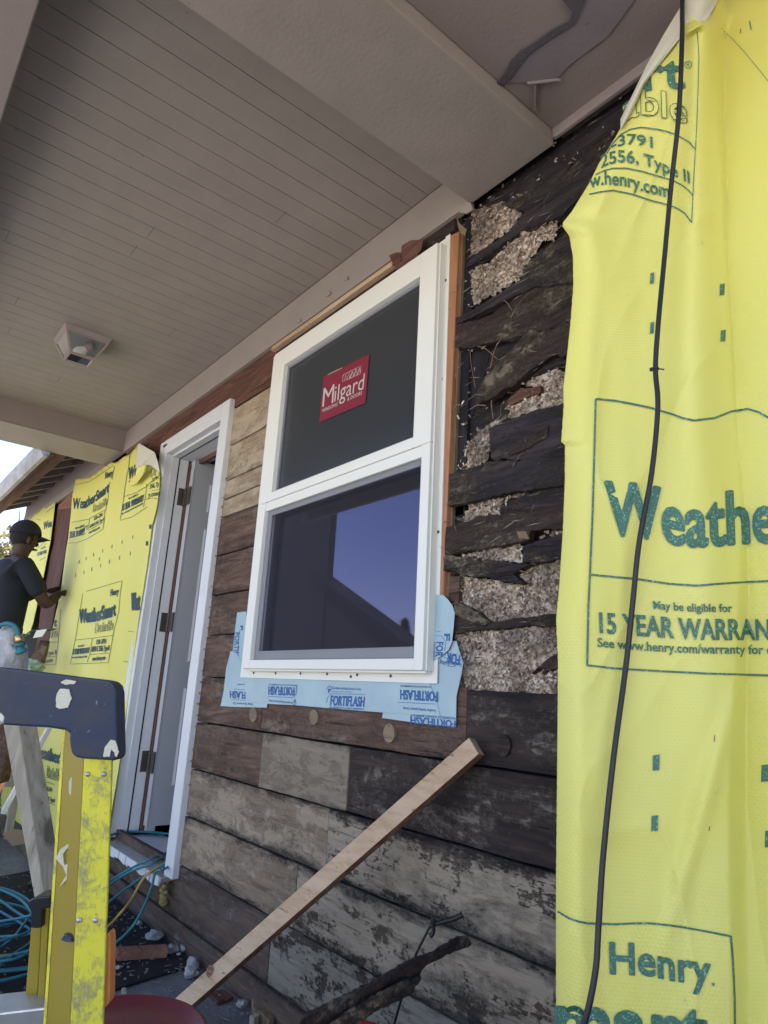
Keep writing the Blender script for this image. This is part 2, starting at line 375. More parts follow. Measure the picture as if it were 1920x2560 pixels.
# ladder fibreglass with grime
def fiberglass(name, c, wear):
    t = NT(name); v = t.coord((1, 1, 1), False)
    n1 = t.math('ADD', t.math('MULTIPLY', t.noise(v, 19.0, 12, .82, .25), .8), t.math('MULTIPLY', t.noise(v, 130.0, 5, .7), .2)); fine = t.noise(t.coord((30, 30, 3), False), 14.0, 4, .7)
    col = t.mix(t.math('MULTIPLY', fine, .35), c, tuple(k * .6 for k in c))
    mk = t.ramp(t.math('ADD', n1, t.math('MULTIPLY', t.math('SUBTRACT', fine, .5), .22)), [(wear - .05, .0), (wear + .06, 1.0)])
    col = t.mix(t.math('MULTIPLY', mk, .85), col, (.25, .24, .17))
    wk = t.ramp(t.noise(v, 9.0, 6, .6), [(.69, .0), (.71, 1.0)])
    col = t.mix(t.math('MULTIPLY', wk, .8), col, (.55, .5, .3))
    return t.done(col, .5, t.bump(t.math('ADD', fine, mk), .0012, .6))
M['fib'] = fiberglass('worn yellow fibreglass', (.72, .68, .06), .545); M['fib2'] = fiberglass('yellow fibreglass web', (.31, .24, .022), .62)
t = NT('scuffed blue plastic'); v = t.coord((1, 1, 1), False)
n1 = t.noise(v, 14.0, 8, .65, .5); col = t.mix(t.ramp(n1, [(.4, .0), (.62, 1.0)]), (.020, .034, .072), (.038, .043, .058))
sp = t.ramp(t.noise(t.n('Mapping', None, Vector=v, Scale=(1, 1, .55), Location=(3.1, .4, 1.7)).outputs[0], 17.0, 4, .5, .3), [(.66, .0), (.685, 1.0)])
col = t.mix(sp, col, (.62, .62, .52))
col = t.mix(t.ramp(t.noise(v, 60.0, 5, .7), [(.66, .0), (.7, .5)]), col, (.22, .28, .36))
M['cap'] = t.done(col, .55, t.bump(t.noise(v, 70.0, 5), .001, .6))
M['paintblob'] = paint('dried paint', (.62, .61, .5), .7, .3, .001, 30.0)
M['shirt'] = paint('dark navy cotton', (.016, .02, .032), .9, .3); M['pants'] = paint('black work trousers', (.012, .013, .018), .9, .3)
M['skin'] = paint('skin', (.055, .027, .020), .55, .1); M['hair'] = paint('short dark hair', (.01, .008, .008), .8, .1)
M['capm'] = paint('black cap', (.014, .016, .024), .8, .2); M['belt'] = paint('leather', (.03, .02, .015), .6, .2)
def leafmat(name, a, b):
    t = NT(name); v = t.coord(rnd=False); n1 = t.noise(v, 1.1, 3); n2 = t.noise(v, 9.0, 2)
    col = t.mix(t.math('ADD', t.math('MULTIPLY', n1, .5), t.math('MULTIPLY', n2, .5)), a, b)
    t.done(col, .5); tr = t.n('BsdfTranslucent', None, Color=tuple(k * 1.6 for k in b)); mx = t.n('MixShader', None, i0=.35)
    t.t.links.new(t.b.outputs[0], mx.inputs[1]); t.t.links.new(tr.outputs[0], mx.inputs[2]); t.t.links.new(mx.outputs[0], t.out.inputs[0]); return t.m
M['leaf'] = leafmat('autumn green leaves', (.05, .075, .02), (.16, .13, .035)); M['conifer'] = leafmat('conifer foliage', (.015, .035, .015), (.03, .06, .02))
M['bark'] = wood('bark', (.03, .022, .016), (.07, .055, .04), (.12, .095, .07), axis='Z', rot=.1)
M['yard_bounce'] = concrete('pale bounce yard', (.30, .28, .25), (.46, .43, .39), 3.0)  # unseen yard made pale to bounce sunlight up under the porch
M['shingle'] = concrete('dark roof shingle', (.012, .011, .012), (.03, .028, .028), 12.0)
M['siding'] = paint('dark neighbour siding', (.012, .011, .012), .7, .2)
M['foam'] = paint('yellow spray foam', (.50, .40, .14), .9, .6, .006, 40.0, (.15, .10, .04))

# ------------------------------------------------------------ lettering
def glyph_mesh(s, off=0.0):
    cu = bpy.data.curves.new('t', 'FONT'); cu.body = s; cu.size = 1; cu.offset = off; cu.resolution_u = 3; cu.space_character = 1 + max(off, 0) * 2.2
    o = bpy.data.objects.new('t', cu); COL.objects.link(o)
    me = o.to_mesh(); vs = [v.co.copy() for v in me.vertices]; fs = [tuple(p.vertices) for p in me.polygons]
    o.to_mesh_clear(); bpy.data.objects.remove(o); bpy.data.curves.remove(cu); return vs, fs
_vs, _ = glyph_mesh('H'); CAPH = max(v.y for v in _vs)
def text_px(bm, s, base, up, surf, off=.012, mi=0, lift=.0015, sx=None):
    h = math.hypot(*(up[0] if isinstance(up[0], tuple) else up))
    if off <= .012: return text1(bm, s, base, up, surf, max(off, -.01), mi, lift)
    r = off * h * .85; n = 8       # heavy lettering: the glyph and its copies a stroke's width around it, as one stack of ink
    for k in range(n):
        a = 2 * math.pi * k / n; dx, dy = r * math.cos(a), r * math.sin(a)
        text1(bm, s, [(u + dx, v + dy) for u, v in base], up, surf, .008, mi, lift + .00004 * k)
def text1(bm, s, base, up, surf, off=.012, mi=0, lift=.0015):
    """base: baseline points in photo pixels, left to right; up: pixel vector of a capital's height; surf(u, v, lift) -> 3D"""
    vs, fs = glyph_mesh(s, off)
    if not vs: return
    x0 = min(v.x for v in vs); x1 = max(v.x for v in vs)
    L = [0]
    for a, b in zip(base, base[1:]): L.append(L[-1] + math.hypot(b[0] - a[0], b[1] - a[1]))
    nv = []
    for v in vs:
        s_ = (v.x - x0) / (x1 - x0) * L[-1]; i = 0
        while i < len(base) - 2 and s_ > L[i + 1]: i += 1
        k = (s_ - L[i]) / (L[i + 1] - L[i]); a, b = base[i], base[i + 1]
        h = v.y / CAPH
        if isinstance(up[0], tuple):
            g = (v.x - x0) / (x1 - x0); U = (up[0][0] * (1 - g) + up[1][0] * g, up[0][1] * (1 - g) + up[1][1] * g)
        else: U = up
        nv.append(bm.verts.new(surf(a[0] + (b[0] - a[0]) * k + U[0] * h, a[1] + (b[1] - a[1]) * k + U[1] * h, lift)))
    for f in fs:
        try: bm.faces.new([nv[i] for i in f]).material_index = mi
        except ValueError: pass
def line_px(bm, pts, wpx, surf, mi=0, lift=.0015, step=14):
    out = []
    for a, b in zip(pts, pts[1:]):
        n = max(1, int(math.hypot(b[0] - a[0], b[1] - a[1]) / step))
        for k in range(n): out.append((a[0] + (b[0] - a[0]) * k / n, a[1] + (b[1] - a[1]) * k / n))
    out.append(pts[-1]); prev = None
    for i, p in enumerate(out):
        a = out[max(i - 1, 0)]; b = out[min(i + 1, len(out) - 1)]
        d = (b[0] - a[0], b[1] - a[1]); l = math.hypot(*d) or 1; nx, ny = -d[1] / l * wpx / 2, d[0] / l * wpx / 2
        cur = (bm.verts.new(surf(p[0] + nx, p[1] + ny, lift)), bm.verts.new(surf(p[0] - nx, p[1] - ny, lift)))
        if prev: bm.faces.new((prev[0], prev[1], cur[1], cur[0])).material_index = mi
        prev = cur
def rect_px(bm, pts, surf, mi=0, lift=.0015): bm.faces.new([bm.verts.new(surf(u, v, lift)) for u, v in pts]).material_index = mi

# ============================================================ SETTING
def struct(name, bm, mt, **k): return tag(obj(name, bm, mt, **k), kind='structure')
bm = B(); box(bm, -60, 60, -60, 60, -.3, -.06); struct('ground', bm, M['yard_bounce'])
bm = B(); box(bm, -9.5, 3.0, -1.4, 1.36, -.25, 0.0); struct('porch_floor', bm, M['concrete'])
bm = B(); box(bm, -12.5, -9.5, -2.2, 3.0, -.25, -.03); struct('path', bm, M['concrete'])
# ============================================================ THE HOUSE
house = thing('house', 'house stripped to old wood sheathing, with taupe porch roof, white window and open door', 'house', (-2.5, 1.29, 0))
def part(name, bm, mt, parent=None, **k): return obj(name, bm, mt, parent or house, **k)
YW = 1.29
# backing wall behind the boards, with openings for window, door and the far opening
bm = B()
for a in ((-7.83, -6.36, 0, 2.95), (-5.70, -3.70, 0, 2.6), (-6.36, -5.70, 2.47, 2.95), (-5.70, -3.70, 2.6, 2.95), (-6.36, -5.70, 0, .35), (-3.70, -2.90, 2.30, 2.6), (-3.70, -2.90, 0, .17),
          (-2.90, -2.44, 0, 2.6), (-2.44, -1.39, 0, 1.00), (-2.44, -1.39, 2.49, 2.6), (-1.39, 1.8, 0, 2.6)):
    box(bm, a[0], a[1], 1.345, 1.47, a[2], a[3])
part('wall', bm, M['dark'])
# rooms behind the openings
bm = B()
for a in ((-7.8, 1.8, 4.6, 4.7, 0, 2.75), (-7.9, -7.8, 1.47, 4.7, 0, 2.75), (1.8, 1.9, 1.34, 4.7, 0, 2.75), (-7.8, 1.8, 1.47, 4.6, 2.66, 2.76), (-2.75, -2.65, 1.9, 4.6, .2, 2.66)): box(bm, *a)
part('inner_wall', bm, M['teal'])
bm = B(); box(bm, -7.8, 1.8, 1.34, 4.6, .10, .215); part('inner_floor', bm, M['sheath_dark'])
# grey wall above the far wrap
bm = B(); box(bm, -7.83, -4.95, 1.305, 1.35, 2.56, 2.92); part('frieze_board', bm, M['taupe2'])
bm = B(); box(bm, -7.85, -4.95, 1.275, 1.306, 2.50, 2.56); part('trim_board', bm, M['taupe'], bevel=.004)

# ---- sheathing boards
def board(x0, x1, z0, z1, mt, y=None, t=.024, j=.0025):
    bm = B(); y = y if y is not None else 1.29 + random.uniform(-.0015, .0035)
    g = .0028
    top = []; n = max(2, int((x1 - x0) / .03)); sd_ = random.uniform(0, 99)
    f = lambda x, q: noise.noise(Vector((x * 5, q, sd_))) * j + noise.noise(Vector((x * 31, q, sd_))) * j * .6
    T = [Vector((x0 + (x1 - x0) * i / n, y, z1 - g + f(x0 + (x1 - x0) * i / n, 1))) for i in range(n + 1)]
    Bt = [Vector((x0 + (x1 - x0) * i / n, y, z0 + g + f(x0 + (x1 - x0) * i / n, 7))) for i in range(n + 1)]
    for i in range(n):
        a = [Bt[i], Bt[i + 1], T[i + 1], T[i]]
        hexa(bm, a, [p + Vector((0, t, 0)) for p in a])
    bmesh.ops.remove_doubles(bm, verts=bm.verts, dist=1e-5)
    # drop internal faces between the slices
    dd = {}
    for fc in bm.faces: dd.setdefault(tuple(sorted(v.index for v in fc.verts)), []).append(fc)
    bm.verts.index_update(); dd = {}
    for fc in bm.faces: dd.setdefault(tuple(sorted(v.index for v in fc.verts)), []).append(fc)
    bmesh.ops.delete(bm, geom=[fc for l in dd.values() if len(l) > 1 for fc in l], context='FACES')
    bmesh.ops.recalc_face_normals(bm, faces=bm.faces)
    return part('sheathing_board', bm, M[mt], bevel=.0022)
# between the door and the window
for z0, z1, mt in ((2.12, 2.315, 'sheath_pale'), (1.94, 2.12, 'sheath_pale'), (1.845, 1.94, 'sheath_pale'), (1.757, 1.845, 'sheath_pale'), (1.574, 1.757, 'sheath'),
                   (1.39, 1.574, 'sheath'), (1.21, 1.39, 'sheath'), (1.03, 1.21, 'sheath')):
    board(-2.885, -2.44, z0, z1, mt)
board(-3.76, -2.44, 2.317, 2.512, 'sheath_red', y=1.288); board(-4.50, -3.762, 2.317, 2.512, 'sheath_red', y=1.291)
# full courses below the window
board(-2.90, -2.30, .842, 1.03, 'sheath'); board(-2.298, -1.245, .842, 1.03, 'sheath'); board(-1.243, -.2, .842, 1.022, 'sheath_dark')
board(-2.91, -2.27, .652, .842, 'sheath'); board(-2.268, -1.732, .652, .842, 'sheath_patch', y=1.2885); board(-1.73, -.2, .652, .842, 'sheath_dark')
board(-2.92, -1.82, .465, .652, 'sheath_grey'); board(-1.818, -.2, .465, .652, 'sheath_white')
board(-2.92, -1.97, .279, .465, 'sheath_grey'); board(-1.968, -.2, .279, .465, 'sheath_white')
board(-3.70, -2.10, .088, .279, 'sheath_low'); board(-2.098, -.2, .088, .279, 'sheath_crust', y=1.292)
board(-3.80, -.2, -.01, .088, 'sheath_low', y=1.283); board(-5.6, -3.802, -.01, .30, 'sheath_low')
# courses that carry on behind the yellow wrap to the right
for i in range(9): board(-.198, 1.8, -.01 + .29 * i, .28 + .29 * i, 'sheath_dark')
# header strips over the window
bm = B(); box(bm, -2.475, -1.62, 1.262, 1.285, 2.472, 2.491); part('shim_board', bm, M['pine'], bevel=.001)
bm = B(); box(bm, -2.47, -1.33, 1.287, 1.33, 2.468, 2.514); part('header_board', bm, M['rotbrown'], bevel=.002)
# torn building paper hanging over the header
t_ = crop(.33755, 640, 560)
bm = B()
for o_, pp in enumerate((((1080, 160), (1150, 118), (1235, 112), (1222, 195), (1180, 240), (1120, 262), (1075, 270)), ((985, 230), (1060, 205), (1075, 265), (1035, 330), (1015, 290)), ((1030, 300), (1130, 255), (1190, 225), (1200, 240), (1040, 340)))):
    bm = B(); poly_y(bm, t_(*pp), 1.258 - .004 * o_, .001, jag=.004); part('torn_paper', bm, M['sheath_red'])
c3 = crop(.23514, 1100, 500); c4 = crop(.217, 1080, 1000); c5 = crop(.24111, 1040, 1440)
bm = B(); poly_y(bm, c3((165, 165), (215, 250), (280, 315), (262, 385), (215, 350), (190, 250)), 1.26, .002, jag=.003); part('torn_paper', bm, M['stud_tan'])
# studs at the right of the window
def quad_y(name, px, y, t, mt): b_ = B(); poly_y(b_, px, y, t); return part(name, b_, M[mt], bevel=.0015)
quad_y('jack_stud', [(1124, 590), (1147, 578), (1108, 1490), (1086, 1490)], 1.284, .09, 'stud_new')
quad_y('stud', [(1147, 582), (1158, 585), (1122, 1500), (1108, 1500)], 1.300, .06, 'stud_tan')
quad_y('stud', [(1156, 560), (1186, 540), (1160, 1300), (1126, 1300)], 1.312, .05, 'stud_dark')
quad_y('stud', c3((195, 1540), (560, 1500), (420, 2050), (330, 2330), (150, 2330)), 1.322, .04, 'stud_dark')  # no stud here: dark piece painted in for the shaded cavity
quad_y('stud', [(1124, 1440), (1149, 1440), (1146, 1510), (1120, 1500)], 1.296, .05, 'sheath')
quad_y('stud', c4((235, 1215), (370, 1200), (360, 1440), (230, 1460)), 1.312, .04, 'stud_dark')
# rotten, broken sheathing in the bay
def rot(px, mt='char', y=1.286, t=.024, jag=.005):
    b_ = B(); poly_y(b_, px, y, t, jag=jag, seg=.006); return part('rotten_board', b_, M[mt], bevel=.0018)
rot(c3((330, 600), (590, 430), (780, 285), (905, 110), (1080, 20), (1300, -260), (1480, -420), (1700, -420), (1700, -200), (1480, -30), (1300, 150), (900, 330), (640, 480), (400, 650), (270, 720)), 'char', 1.287)
rot(c3((905, 120), (640, 40), (1000, -120), (1400, -400), (1300, -250), (1080, 20)), 'char', 1.293)
rot(c3((165, 1250), (400, 1130), (560, 1040), (850, 840), (960, 620), (1230, 440), (1380, 330), (1520, 380), (1520, 850), (1300, 900), (1000, 930), (700, 1060), (300, 1260), (170, 1320)), 'char', 1.283)
rot(c3((160, 1330), (500, 1235), (900, 975), (1500, 800), (1500, 1290), (900, 1430), (500, 1520), (320, 1570), (160, 1560)), 'rotbrown', 1.289)
rot(c3((390, 2080), (430, 1950), (640, 1700), (900, 1425), (1500, 1270), (1430, 1620), (1100, 1700), (800, 1950), (560, 2100), (380, 2190)), 'rotbrown', 1.281, jag=.012)
rot(c3((690, 2150), (850, 2010), (1070, 1965), (1070, 2040), (1000, 2060), (760, 2170)), 'sheath_red', 1.292)
rot(c3((870, 1700), (1120, 1690), (1480, 1480), (1480, 1690), (1150, 1800), (800, 1960)), 'char', 1.302)
rot(c4((640, 330), (850, 225), (1200, 115), (1620, 20), (1620, 700), (1200, 770), (1000, 680), (700, 690), (670, 600)), 'char', 1.289)
rot(c4((860, 640), (930, 500), (1200, 360), (1330, 300), (1330, 420), (1100, 560), (900, 640)), 'rotbrown', 1.284, .01)
rot(c4((190, 855), (450, 775), (650, 705), (1000, 690), (1620, 640), (1620, 960), (1000, 1050), (520, 1160), (200, 1220), (185, 1180), (205, 1000)), 'char', 1.280)
rot(c4((800, 1185), (1200, 1050), (1620, 965), (1620, 1250), (1300, 1290), (780, 1300)), 'char', 1.294)
rot(c4((140, 1470), (400, 1400), (560, 1330), (800, 1300), (1620, 1195), (1620, 1470), (1130, 1500), (1100, 1620), (500, 1720), (150, 1800)), 'rotbrown', 1.284)
rot(c4((960, 1515), (1085, 1510), (1115, 1605), (1000, 1600)), 'stud_tan', 1.281, .004, .003)
rot(c4((1050, 1680), (1300, 1600), (1620, 1480), (1620, 1800), (1200, 1880), (1040, 1860)), 'char', 1.291)
rot(c4((130, 1800), (330, 1795), (600, 1850), (900, 1862), (1150, 1885), (1010, 1960), (920, 2030), (1060, 2110), (900, 2110), (700, 2070), (400, 2020), (130, 1960)), 'char', 1.281, jag=.008)
rot(c5((340, 570), (360, 400), (560, 440), (720, 485), (900, 455), (1550, 385), (1550, 500), (1100, 530), (700, 560), (380, 600)), 'rotbrown', 1.289)
rot(c5((380, 330), (420, 262), (600, 360), (765, 470), (700, 510), (600, 495), (400, 400)), 'rotbrown', 1.280)
rot(c5((1195, 1010), (1350, 870), (1550, 770), (1550, 950), (1290, 1035), (1330, 960)), 'rotbrown', 1.287, jag=.01)
# insulation: lumpy fill with loose flakes, only where the boards have rotted away
bm = B(); box(bm, -1.385, -.2, 1.326, 1.344, 1.0, 2.60); part('rotten_board', bm, M['char'])
PATCH = [c3((345, 110), (640, 40), (900, -60), (1060, -120), (1050, 30), (905, 110), (780, 280), (590, 430), (400, 600), (335, 560)),
 c3((325, 745), (520, 690), (700, 480), (920, 320), (1150, 190), (1265, 200), (1215, 430), (1100, 425), (960, 610), (885, 740), (850, 850), (560, 1020), (365, 1130), (335, 1000)),
 c3((775, 1935), (860, 1890), (1060, 1870), (1150, 1795), (1480, 1820), (1480, 2040), (1120, 2150), (960, 2230), (660, 2230), (760, 2130), (1050, 2000)) ,
 c4((865, 225), (905, 100), (950, 0), (1560, -60), (1540, 60), (1060, 165)),
 c4((260, 850), (380, 600), (355, 560), (470, 420), (640, 285), (845, 200), (860, 235), (700, 340), (680, 600), (640, 710), (450, 780)),
 c4((350, 1410), (375, 1300), (430, 1190), (520, 1155), (900, 1075), (1155, 1040), (1145, 1080), (830, 1150), (790, 1310), (560, 1340), (400, 1410)),
 c4((310, 1800), (550, 1725), (900, 1650), (1040, 1670), (1050, 1870), (900, 1870), (600, 1860)),
 c4((320, 2020), (600, 2050), (950, 2120), (1060, 2110), (980, 1960), (1200, 1860), (1640, 1780), (1640, 2400)) + c5((1560, 400), (760, 480), (600, 350), (450, 250), (440, 60)),
 c5((420, 590), (700, 550), (1100, 520), (1560, 490), (1560, 1200), (1200, 1245), (650, 1260), (540, 1170), (425, 1190), (480, 900), (410, 680)),
 c4((1340, 1590), (1370, 1510), (1520, 1480), (1530, 1560))]
def inside(u, v):
    n_ = noise.noise(Vector((u / 14, v / 14, 0))) * 9; u += n_; v += n_
    for pl in PATCH:
        c_ = False; q = pl[-1]
        for p_ in pl:
            if (p_[1] > v) != (q[1] > v) and u < (q[0] - p_[0]) * (v - p_[1]) / (q[1] - p_[1]) + p_[0]: c_ = not c_
            q = p_
        if c_: return True
    return False
def toPX(p):
    d = p - CAM; z = d.dot(RZ); return 960 + F * d.dot(RX) / z, 1280 + F * d.dot(RY) / z
xs0, xs1, zs0, zs1 = -1.36, -.72, 1.00, 2.60
def insf(i, j, k=0):
    x = xs0 + (xs1 - xs0) * i; z = zs0 + (zs1 - zs0) * j
    y = 1.308 + noise.noise(Vector((x * 9, z * 9, 3))) * .014 + noise.noise(Vector((x * 38, z * 38, 5))) * .007 + noise.noise(Vector((x * 110, z * 110, 8))) * .004
    return Vector((x, y - .012 * k, z))
bm = B(); grid(bm, insf, 150, 330, keep=lambda i, j: inside(*toPX(insf(i, j))))
bmesh.ops.delete(bm, geom=[v for v in bm.verts if not v.link_faces], context='VERTS')
rnd = random.Random(4)
for _ in range(15000):
    i, j = rnd.random(), rnd.random(); p = insf(i, j, 0) + Vector((0, -rnd.uniform(.001, .010), 0))
    if not inside(*toPX(p)) and rnd.random() < .96: continue
    if noise.noise(Vector((p.x * 14, 1, p.z * 14))) < -.1 and rnd.random() < .6: continue
    s = rnd.uniform(.0012, .0036); l = s * rnd.uniform(1.2, 3)
    q = Matrix.Rotation(rnd.uniform(0, 6.28), 3, 'Y') @ Matrix.Rotation(rnd.uniform(-.9, .9), 3, 'X') @ Matrix.Rotation(rnd.uniform(-.9, .9), 3, 'Z')
    b_ = rnd.uniform(.001, .003)
    vs = [bm.verts.new(p + q @ Vector(c_)) for c_ in ((-l, 0, -s), (-l, 0, s), (0, -b_, s), (0, -b_, -s), (l, 0, s), (l, 0, -s))]
    bm.faces.new((vs[0], vs[1], vs[2], vs[3])); bm.faces.new((vs[3], vs[2], vs[4], vs[5]))
tag(part('insulation', bm, M['insul'], smooth=False), kind='stuff', label='crumbly pale flake insulation showing between the rotten boards')
bm = B(); rs = random.Random(31)
for _ in range(260):
    x = rs.uniform(-1.34, -.80); z = rs.uniform(1.05, 2.50); p = Vector((x, 1.2865 - rs.random() * .012, z)); l = rs.uniform(.008, .032); a_ = rs.gauss(.05, .22) if rs.random() < .8 else rs.uniform(-1.4, 1.4)
    d = Vector((math.cos(a_) * l, rs.uniform(-.006, .004), math.sin(a_) * l)); w_ = rs.uniform(.0004, .0016); n_ = Vector((-math.sin(a_), 0, math.cos(a_))) * w_
    a0, a1 = p - d, p + d; vs = [bm.verts.new(q) for q in (a0, p - n_, a1, p + n_)]; bm.faces.new(vs); vs2 = [bm.verts.new(q + Vector((0, w_ * 1.2, 0))) for q in (a0, p - n_, a1, p + n_)]; bm.faces.new(vs2[::-1])
tag(part('splintered_fibres', bm, M['sheath_crust']), kind='stuff')
# splinters and straws sticking out of the bay
for a, b_, r in (((400, 1555), (620, 1700), .0014), ((660, 1460), (535, 1790), .0016), ((320, 1600), (375, 1990), .0011), ((670, 1075), (765, 1170), .0013), ((550, 2130), (565, 2280), .0013)):
    pa = onY(*c3(a)[0], 1.275); pb = onY(*c3(b_)[0], 1.27); bm = B(); tube(bm, [pa, pa.lerp(pb, .5) + Vector((.006, -.012, .004)), pb], r, 5); part('splinter', bm, M['stud_tan'])
for a, b_, r in (((255, 105), (330, 60), .0022), ((440, 108), (620, 65), .0018), ((690, 0), (705, 225), .0016), ((1420, 1990), (1470, 2040), .0016), ((815, 30), (790, 200), .0011)):
    pa = onY(*c4(a)[0], 1.27); pb = onY(*c4(b_)[0], 1.262); bm = B(); tube(bm, [pa, pa.lerp(pb, .5) + Vector((.003, -.006, .004)), pb], r, 5); part('splinter', bm, M['stud_tan'])
# round plugs in the old boards
for u, v, ru, rv, z_ in ((632, 1787, 9, 18, 0), (784, 1793, 10, 19, 0), (972, 1833, 14, 24, 0), (1258, 1864, 17, 27, 1)):
    b_ = B(); f = [onY(u + ru * math.cos(k * .2618), v + rv * math.sin(k * .2618), 1.2845) for k in range(24)]
    hexa(b_, f, [p + Vector((0, .01, 0)) for p in f]); part('wood_plug', b_, M['sheath_dark' if z_ else 'plug'])

# ---- porch roof
bm = B(); n = 42; x = -1.257 - .028
while x > -4.53:
    x2 = max(x - .0835, -4.53); box(bm, x2 + .0012, x - .0012, .0, 1.285, 2.670, 2.6738); xm = (x + x2) / 2; x = x2
box(bm, -4.6, -1.2, .0, 1.285, 2.674, 2.70)
bc = part('beadboard_ceiling', bm, M['taupe'])
for k_, (x_, y_) in enumerate(((-2.36, .62), (-2.52, .61), (-3.28, .33), (-3.61, .36), (-1.94, .95), (-3.03, .98), (-4.03, .7), (-2.78, .2))):
    bm = B(); box(bm, x_, x_ + .081, y_, y_ + .0016, 2.6692, 2.6702); obj('butt_joint', bm, M['dark_edge'], bc)
rnd = random.Random(21)
for k_ in range(16):
    bm = B(); x_ = -4.5 + 3.2 * rnd.random(); y_ = rnd.choice((.12, .45, .8, 1.22)) + rnd.uniform(-.01, .01); lathe(bm, [(.0, -.0008), (.0035, -.0006), (.0045, 0)], (x_, y_, 2.6700), 8); obj('nail_head', bm, M['taupe2'], bc)
bm = B(); box(bm, -4.53, -1.257, 1.272, 1.30, 2.512, 2.668); part('frieze_board', bm, M['taupe'], bevel=.002)
bm = B(); box(bm, -4.92, -4.53, -.42, 1.29, 2.520, 2.80); part('porch_beam', bm, M['taupe2'], bevel=.004)
bm = B(); box(bm, -4.93, -4.53, -.42, 1.288, 2.513, 2.5175); part('beam_cladding', bm, M['taupe'])
bm = B(); box(bm, -1.257, -.936, -.42, 1.285, 2.518, 2.80); part('porch_beam', bm, M['taupe'], bevel=.004)
bm = B(); box(bm, -4.92, -.94, -.42, .064, 2.5165, 2.80); part('porch_beam', bm, M['taupe2'], bevel=.004)
bm = B(); box(bm, -4.98, -.90, -.46, -.425, 2.44, 2.86); part('fascia', bm, M['taupe'], bevel=.003)
bm = B(); hexa(bm, [(-5.02, -.56, 2.84), (-.86, -.56, 2.84), (-.86, 1.8, 3.30), (-5.02, 1.8, 3.30)], [(-5.02, -.56, 2.88), (-.86, -.56, 2.88), (-.86, 1.8, 3.36), (-5.02, 1.8, 3.36)]); part('roof', bm, M['shingle'])
# damaged soffit at the right, shade at its torn edge painted dark
bm = B(); box(bm, -.934, 2.2, .45, 1.345, 2.566, 2.60); part('soffit', bm, M['taupe2'])
bm = B(); box(bm, -.934, 2.2, 1.272, 1.288, 2.532, 2.566); part('frieze_board', bm, M['taupe2'], bevel=.004)
bm = B(); box(bm, -.88, 2.2, .42, .45, 2.50, 2.80); part('fascia', bm, M['taupe'], bevel=.003)
sz = lambda u, v, l=0: onZ(u, v, 2.564 - l)
bm = B()
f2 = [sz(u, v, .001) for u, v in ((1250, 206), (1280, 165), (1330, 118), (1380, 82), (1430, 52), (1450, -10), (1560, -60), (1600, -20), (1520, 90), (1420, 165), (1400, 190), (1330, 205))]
hexa(bm, f2, [p - Vector((0, 0, .0015)) for p in f2]); part('dark_soffit_patch', bm, paint('darker soffit patch', (.24, .205, .22), .7, .4)); bm = B()  # patch painted darker than the soffit around it
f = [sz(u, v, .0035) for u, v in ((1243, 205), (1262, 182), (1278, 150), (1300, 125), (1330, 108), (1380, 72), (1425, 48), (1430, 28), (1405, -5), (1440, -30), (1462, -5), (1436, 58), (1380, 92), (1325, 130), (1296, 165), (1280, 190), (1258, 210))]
hexa(bm, f, [p - Vector((0, 0, .004)) for p in f]); part('torn_edge_shade', bm, M['dark_edge'])  # dark strip paints the shade along the torn soffit edge
bm = B(); beam(bm, sz(1322, 208, .006), sz(1398, 199, .006), (.002, .004, 0), (0, 0, .004)); beam(bm, sz(1338, 212, .006), sz(1337, 272, .006), (.003, 0, 0), (0, 0, .004)); part('cracked_trim', bm, M['taupe2'])
# torn paint lips along the frieze
bm = B()
for px in ([(1148, 530), (1160, 512), (1175, 505), (1182, 522), (1165, 534)], [(736, 800), (748, 797), (752, 803), (742, 806)], [(812, 736), (822, 728), (826, 735), (816, 742)], [(858, 700), (868, 690), (870, 700)]):
    bm = B(); poly_y(bm, px, 1.266, .004, jag=.002); part('paint_flake', bm, M['taupe'])
# dark paint crack between ceiling and frieze, broken into short runs
bm = B(); rnd = random.Random(3)
for x_ in range(150): rnd.random()
crk = [(-1.30 - .02 * k, .0004 + .0022 * max(0, noise.noise(Vector((k * .7, 0, 0))) + .1)) for k in range(156)]
hexa(bm, [(x, 1.2705, 2.668) for x, h in crk] + [(x, 1.2705, 2.668 - h) for x, h in crk[::-1]], [(x, 1.2715, 2.668) for x, h in crk] + [(x, 1.2715, 2.668 - h) for x, h in crk[::-1]])
part('paint_crack', bm, M['dark'])
# right-hand and far roof
bm = B(); hexa(bm, [(-.86, .36, 2.79), (2.6, .36, 2.79), (2.6, 6, 5.2), (-.86, 6, 5.2)], [(-.86, .36, 2.84), (2.6, .36, 2.84), (2.6, 6, 5.26), (-.86, 6, 5.26)]); part('roof', bm, M['shingle'])
bm = B(); hexa(bm, [(-5.02, 1.6, 3.2), (-.86, 1.6, 3.2), (-.86, 6, 5.2), (-5.02, 6, 5.2)], [(-5.02, 1.6, 3.25), (-.86, 1.6, 3.25), (-.86, 6, 5.26), (-5.02, 6, 5.26)]); part('roof', bm, M['shingle'])
bm = B(); hexa(bm, [(-8.2, .90, 2.64), (-4.93, .90, 2.64), (-4.93, 6, 5.0), (-8.2, 6, 5.0)], [(-8.2, .90, 2.68), (-4.93, .90, 2.68), (-4.93, 6, 5.06), (-8.2, 6, 5.06)]); part('roof', bm, M['shingle'])
x = -5.08
while x > -7.9:
    bm = B(); hexa(bm, [(x - .045, .93, 2.55), (x, .93, 2.55), (x, 1.31, 2.725), (x - .045, 1.31, 2.725)], [(x - .045, .93, 2.65), (x, .93, 2.65), (x, 1.31, 2.83), (x - .045, 1.31, 2.83)])
    part('rafter', bm, M['taupe2']); x -= .32
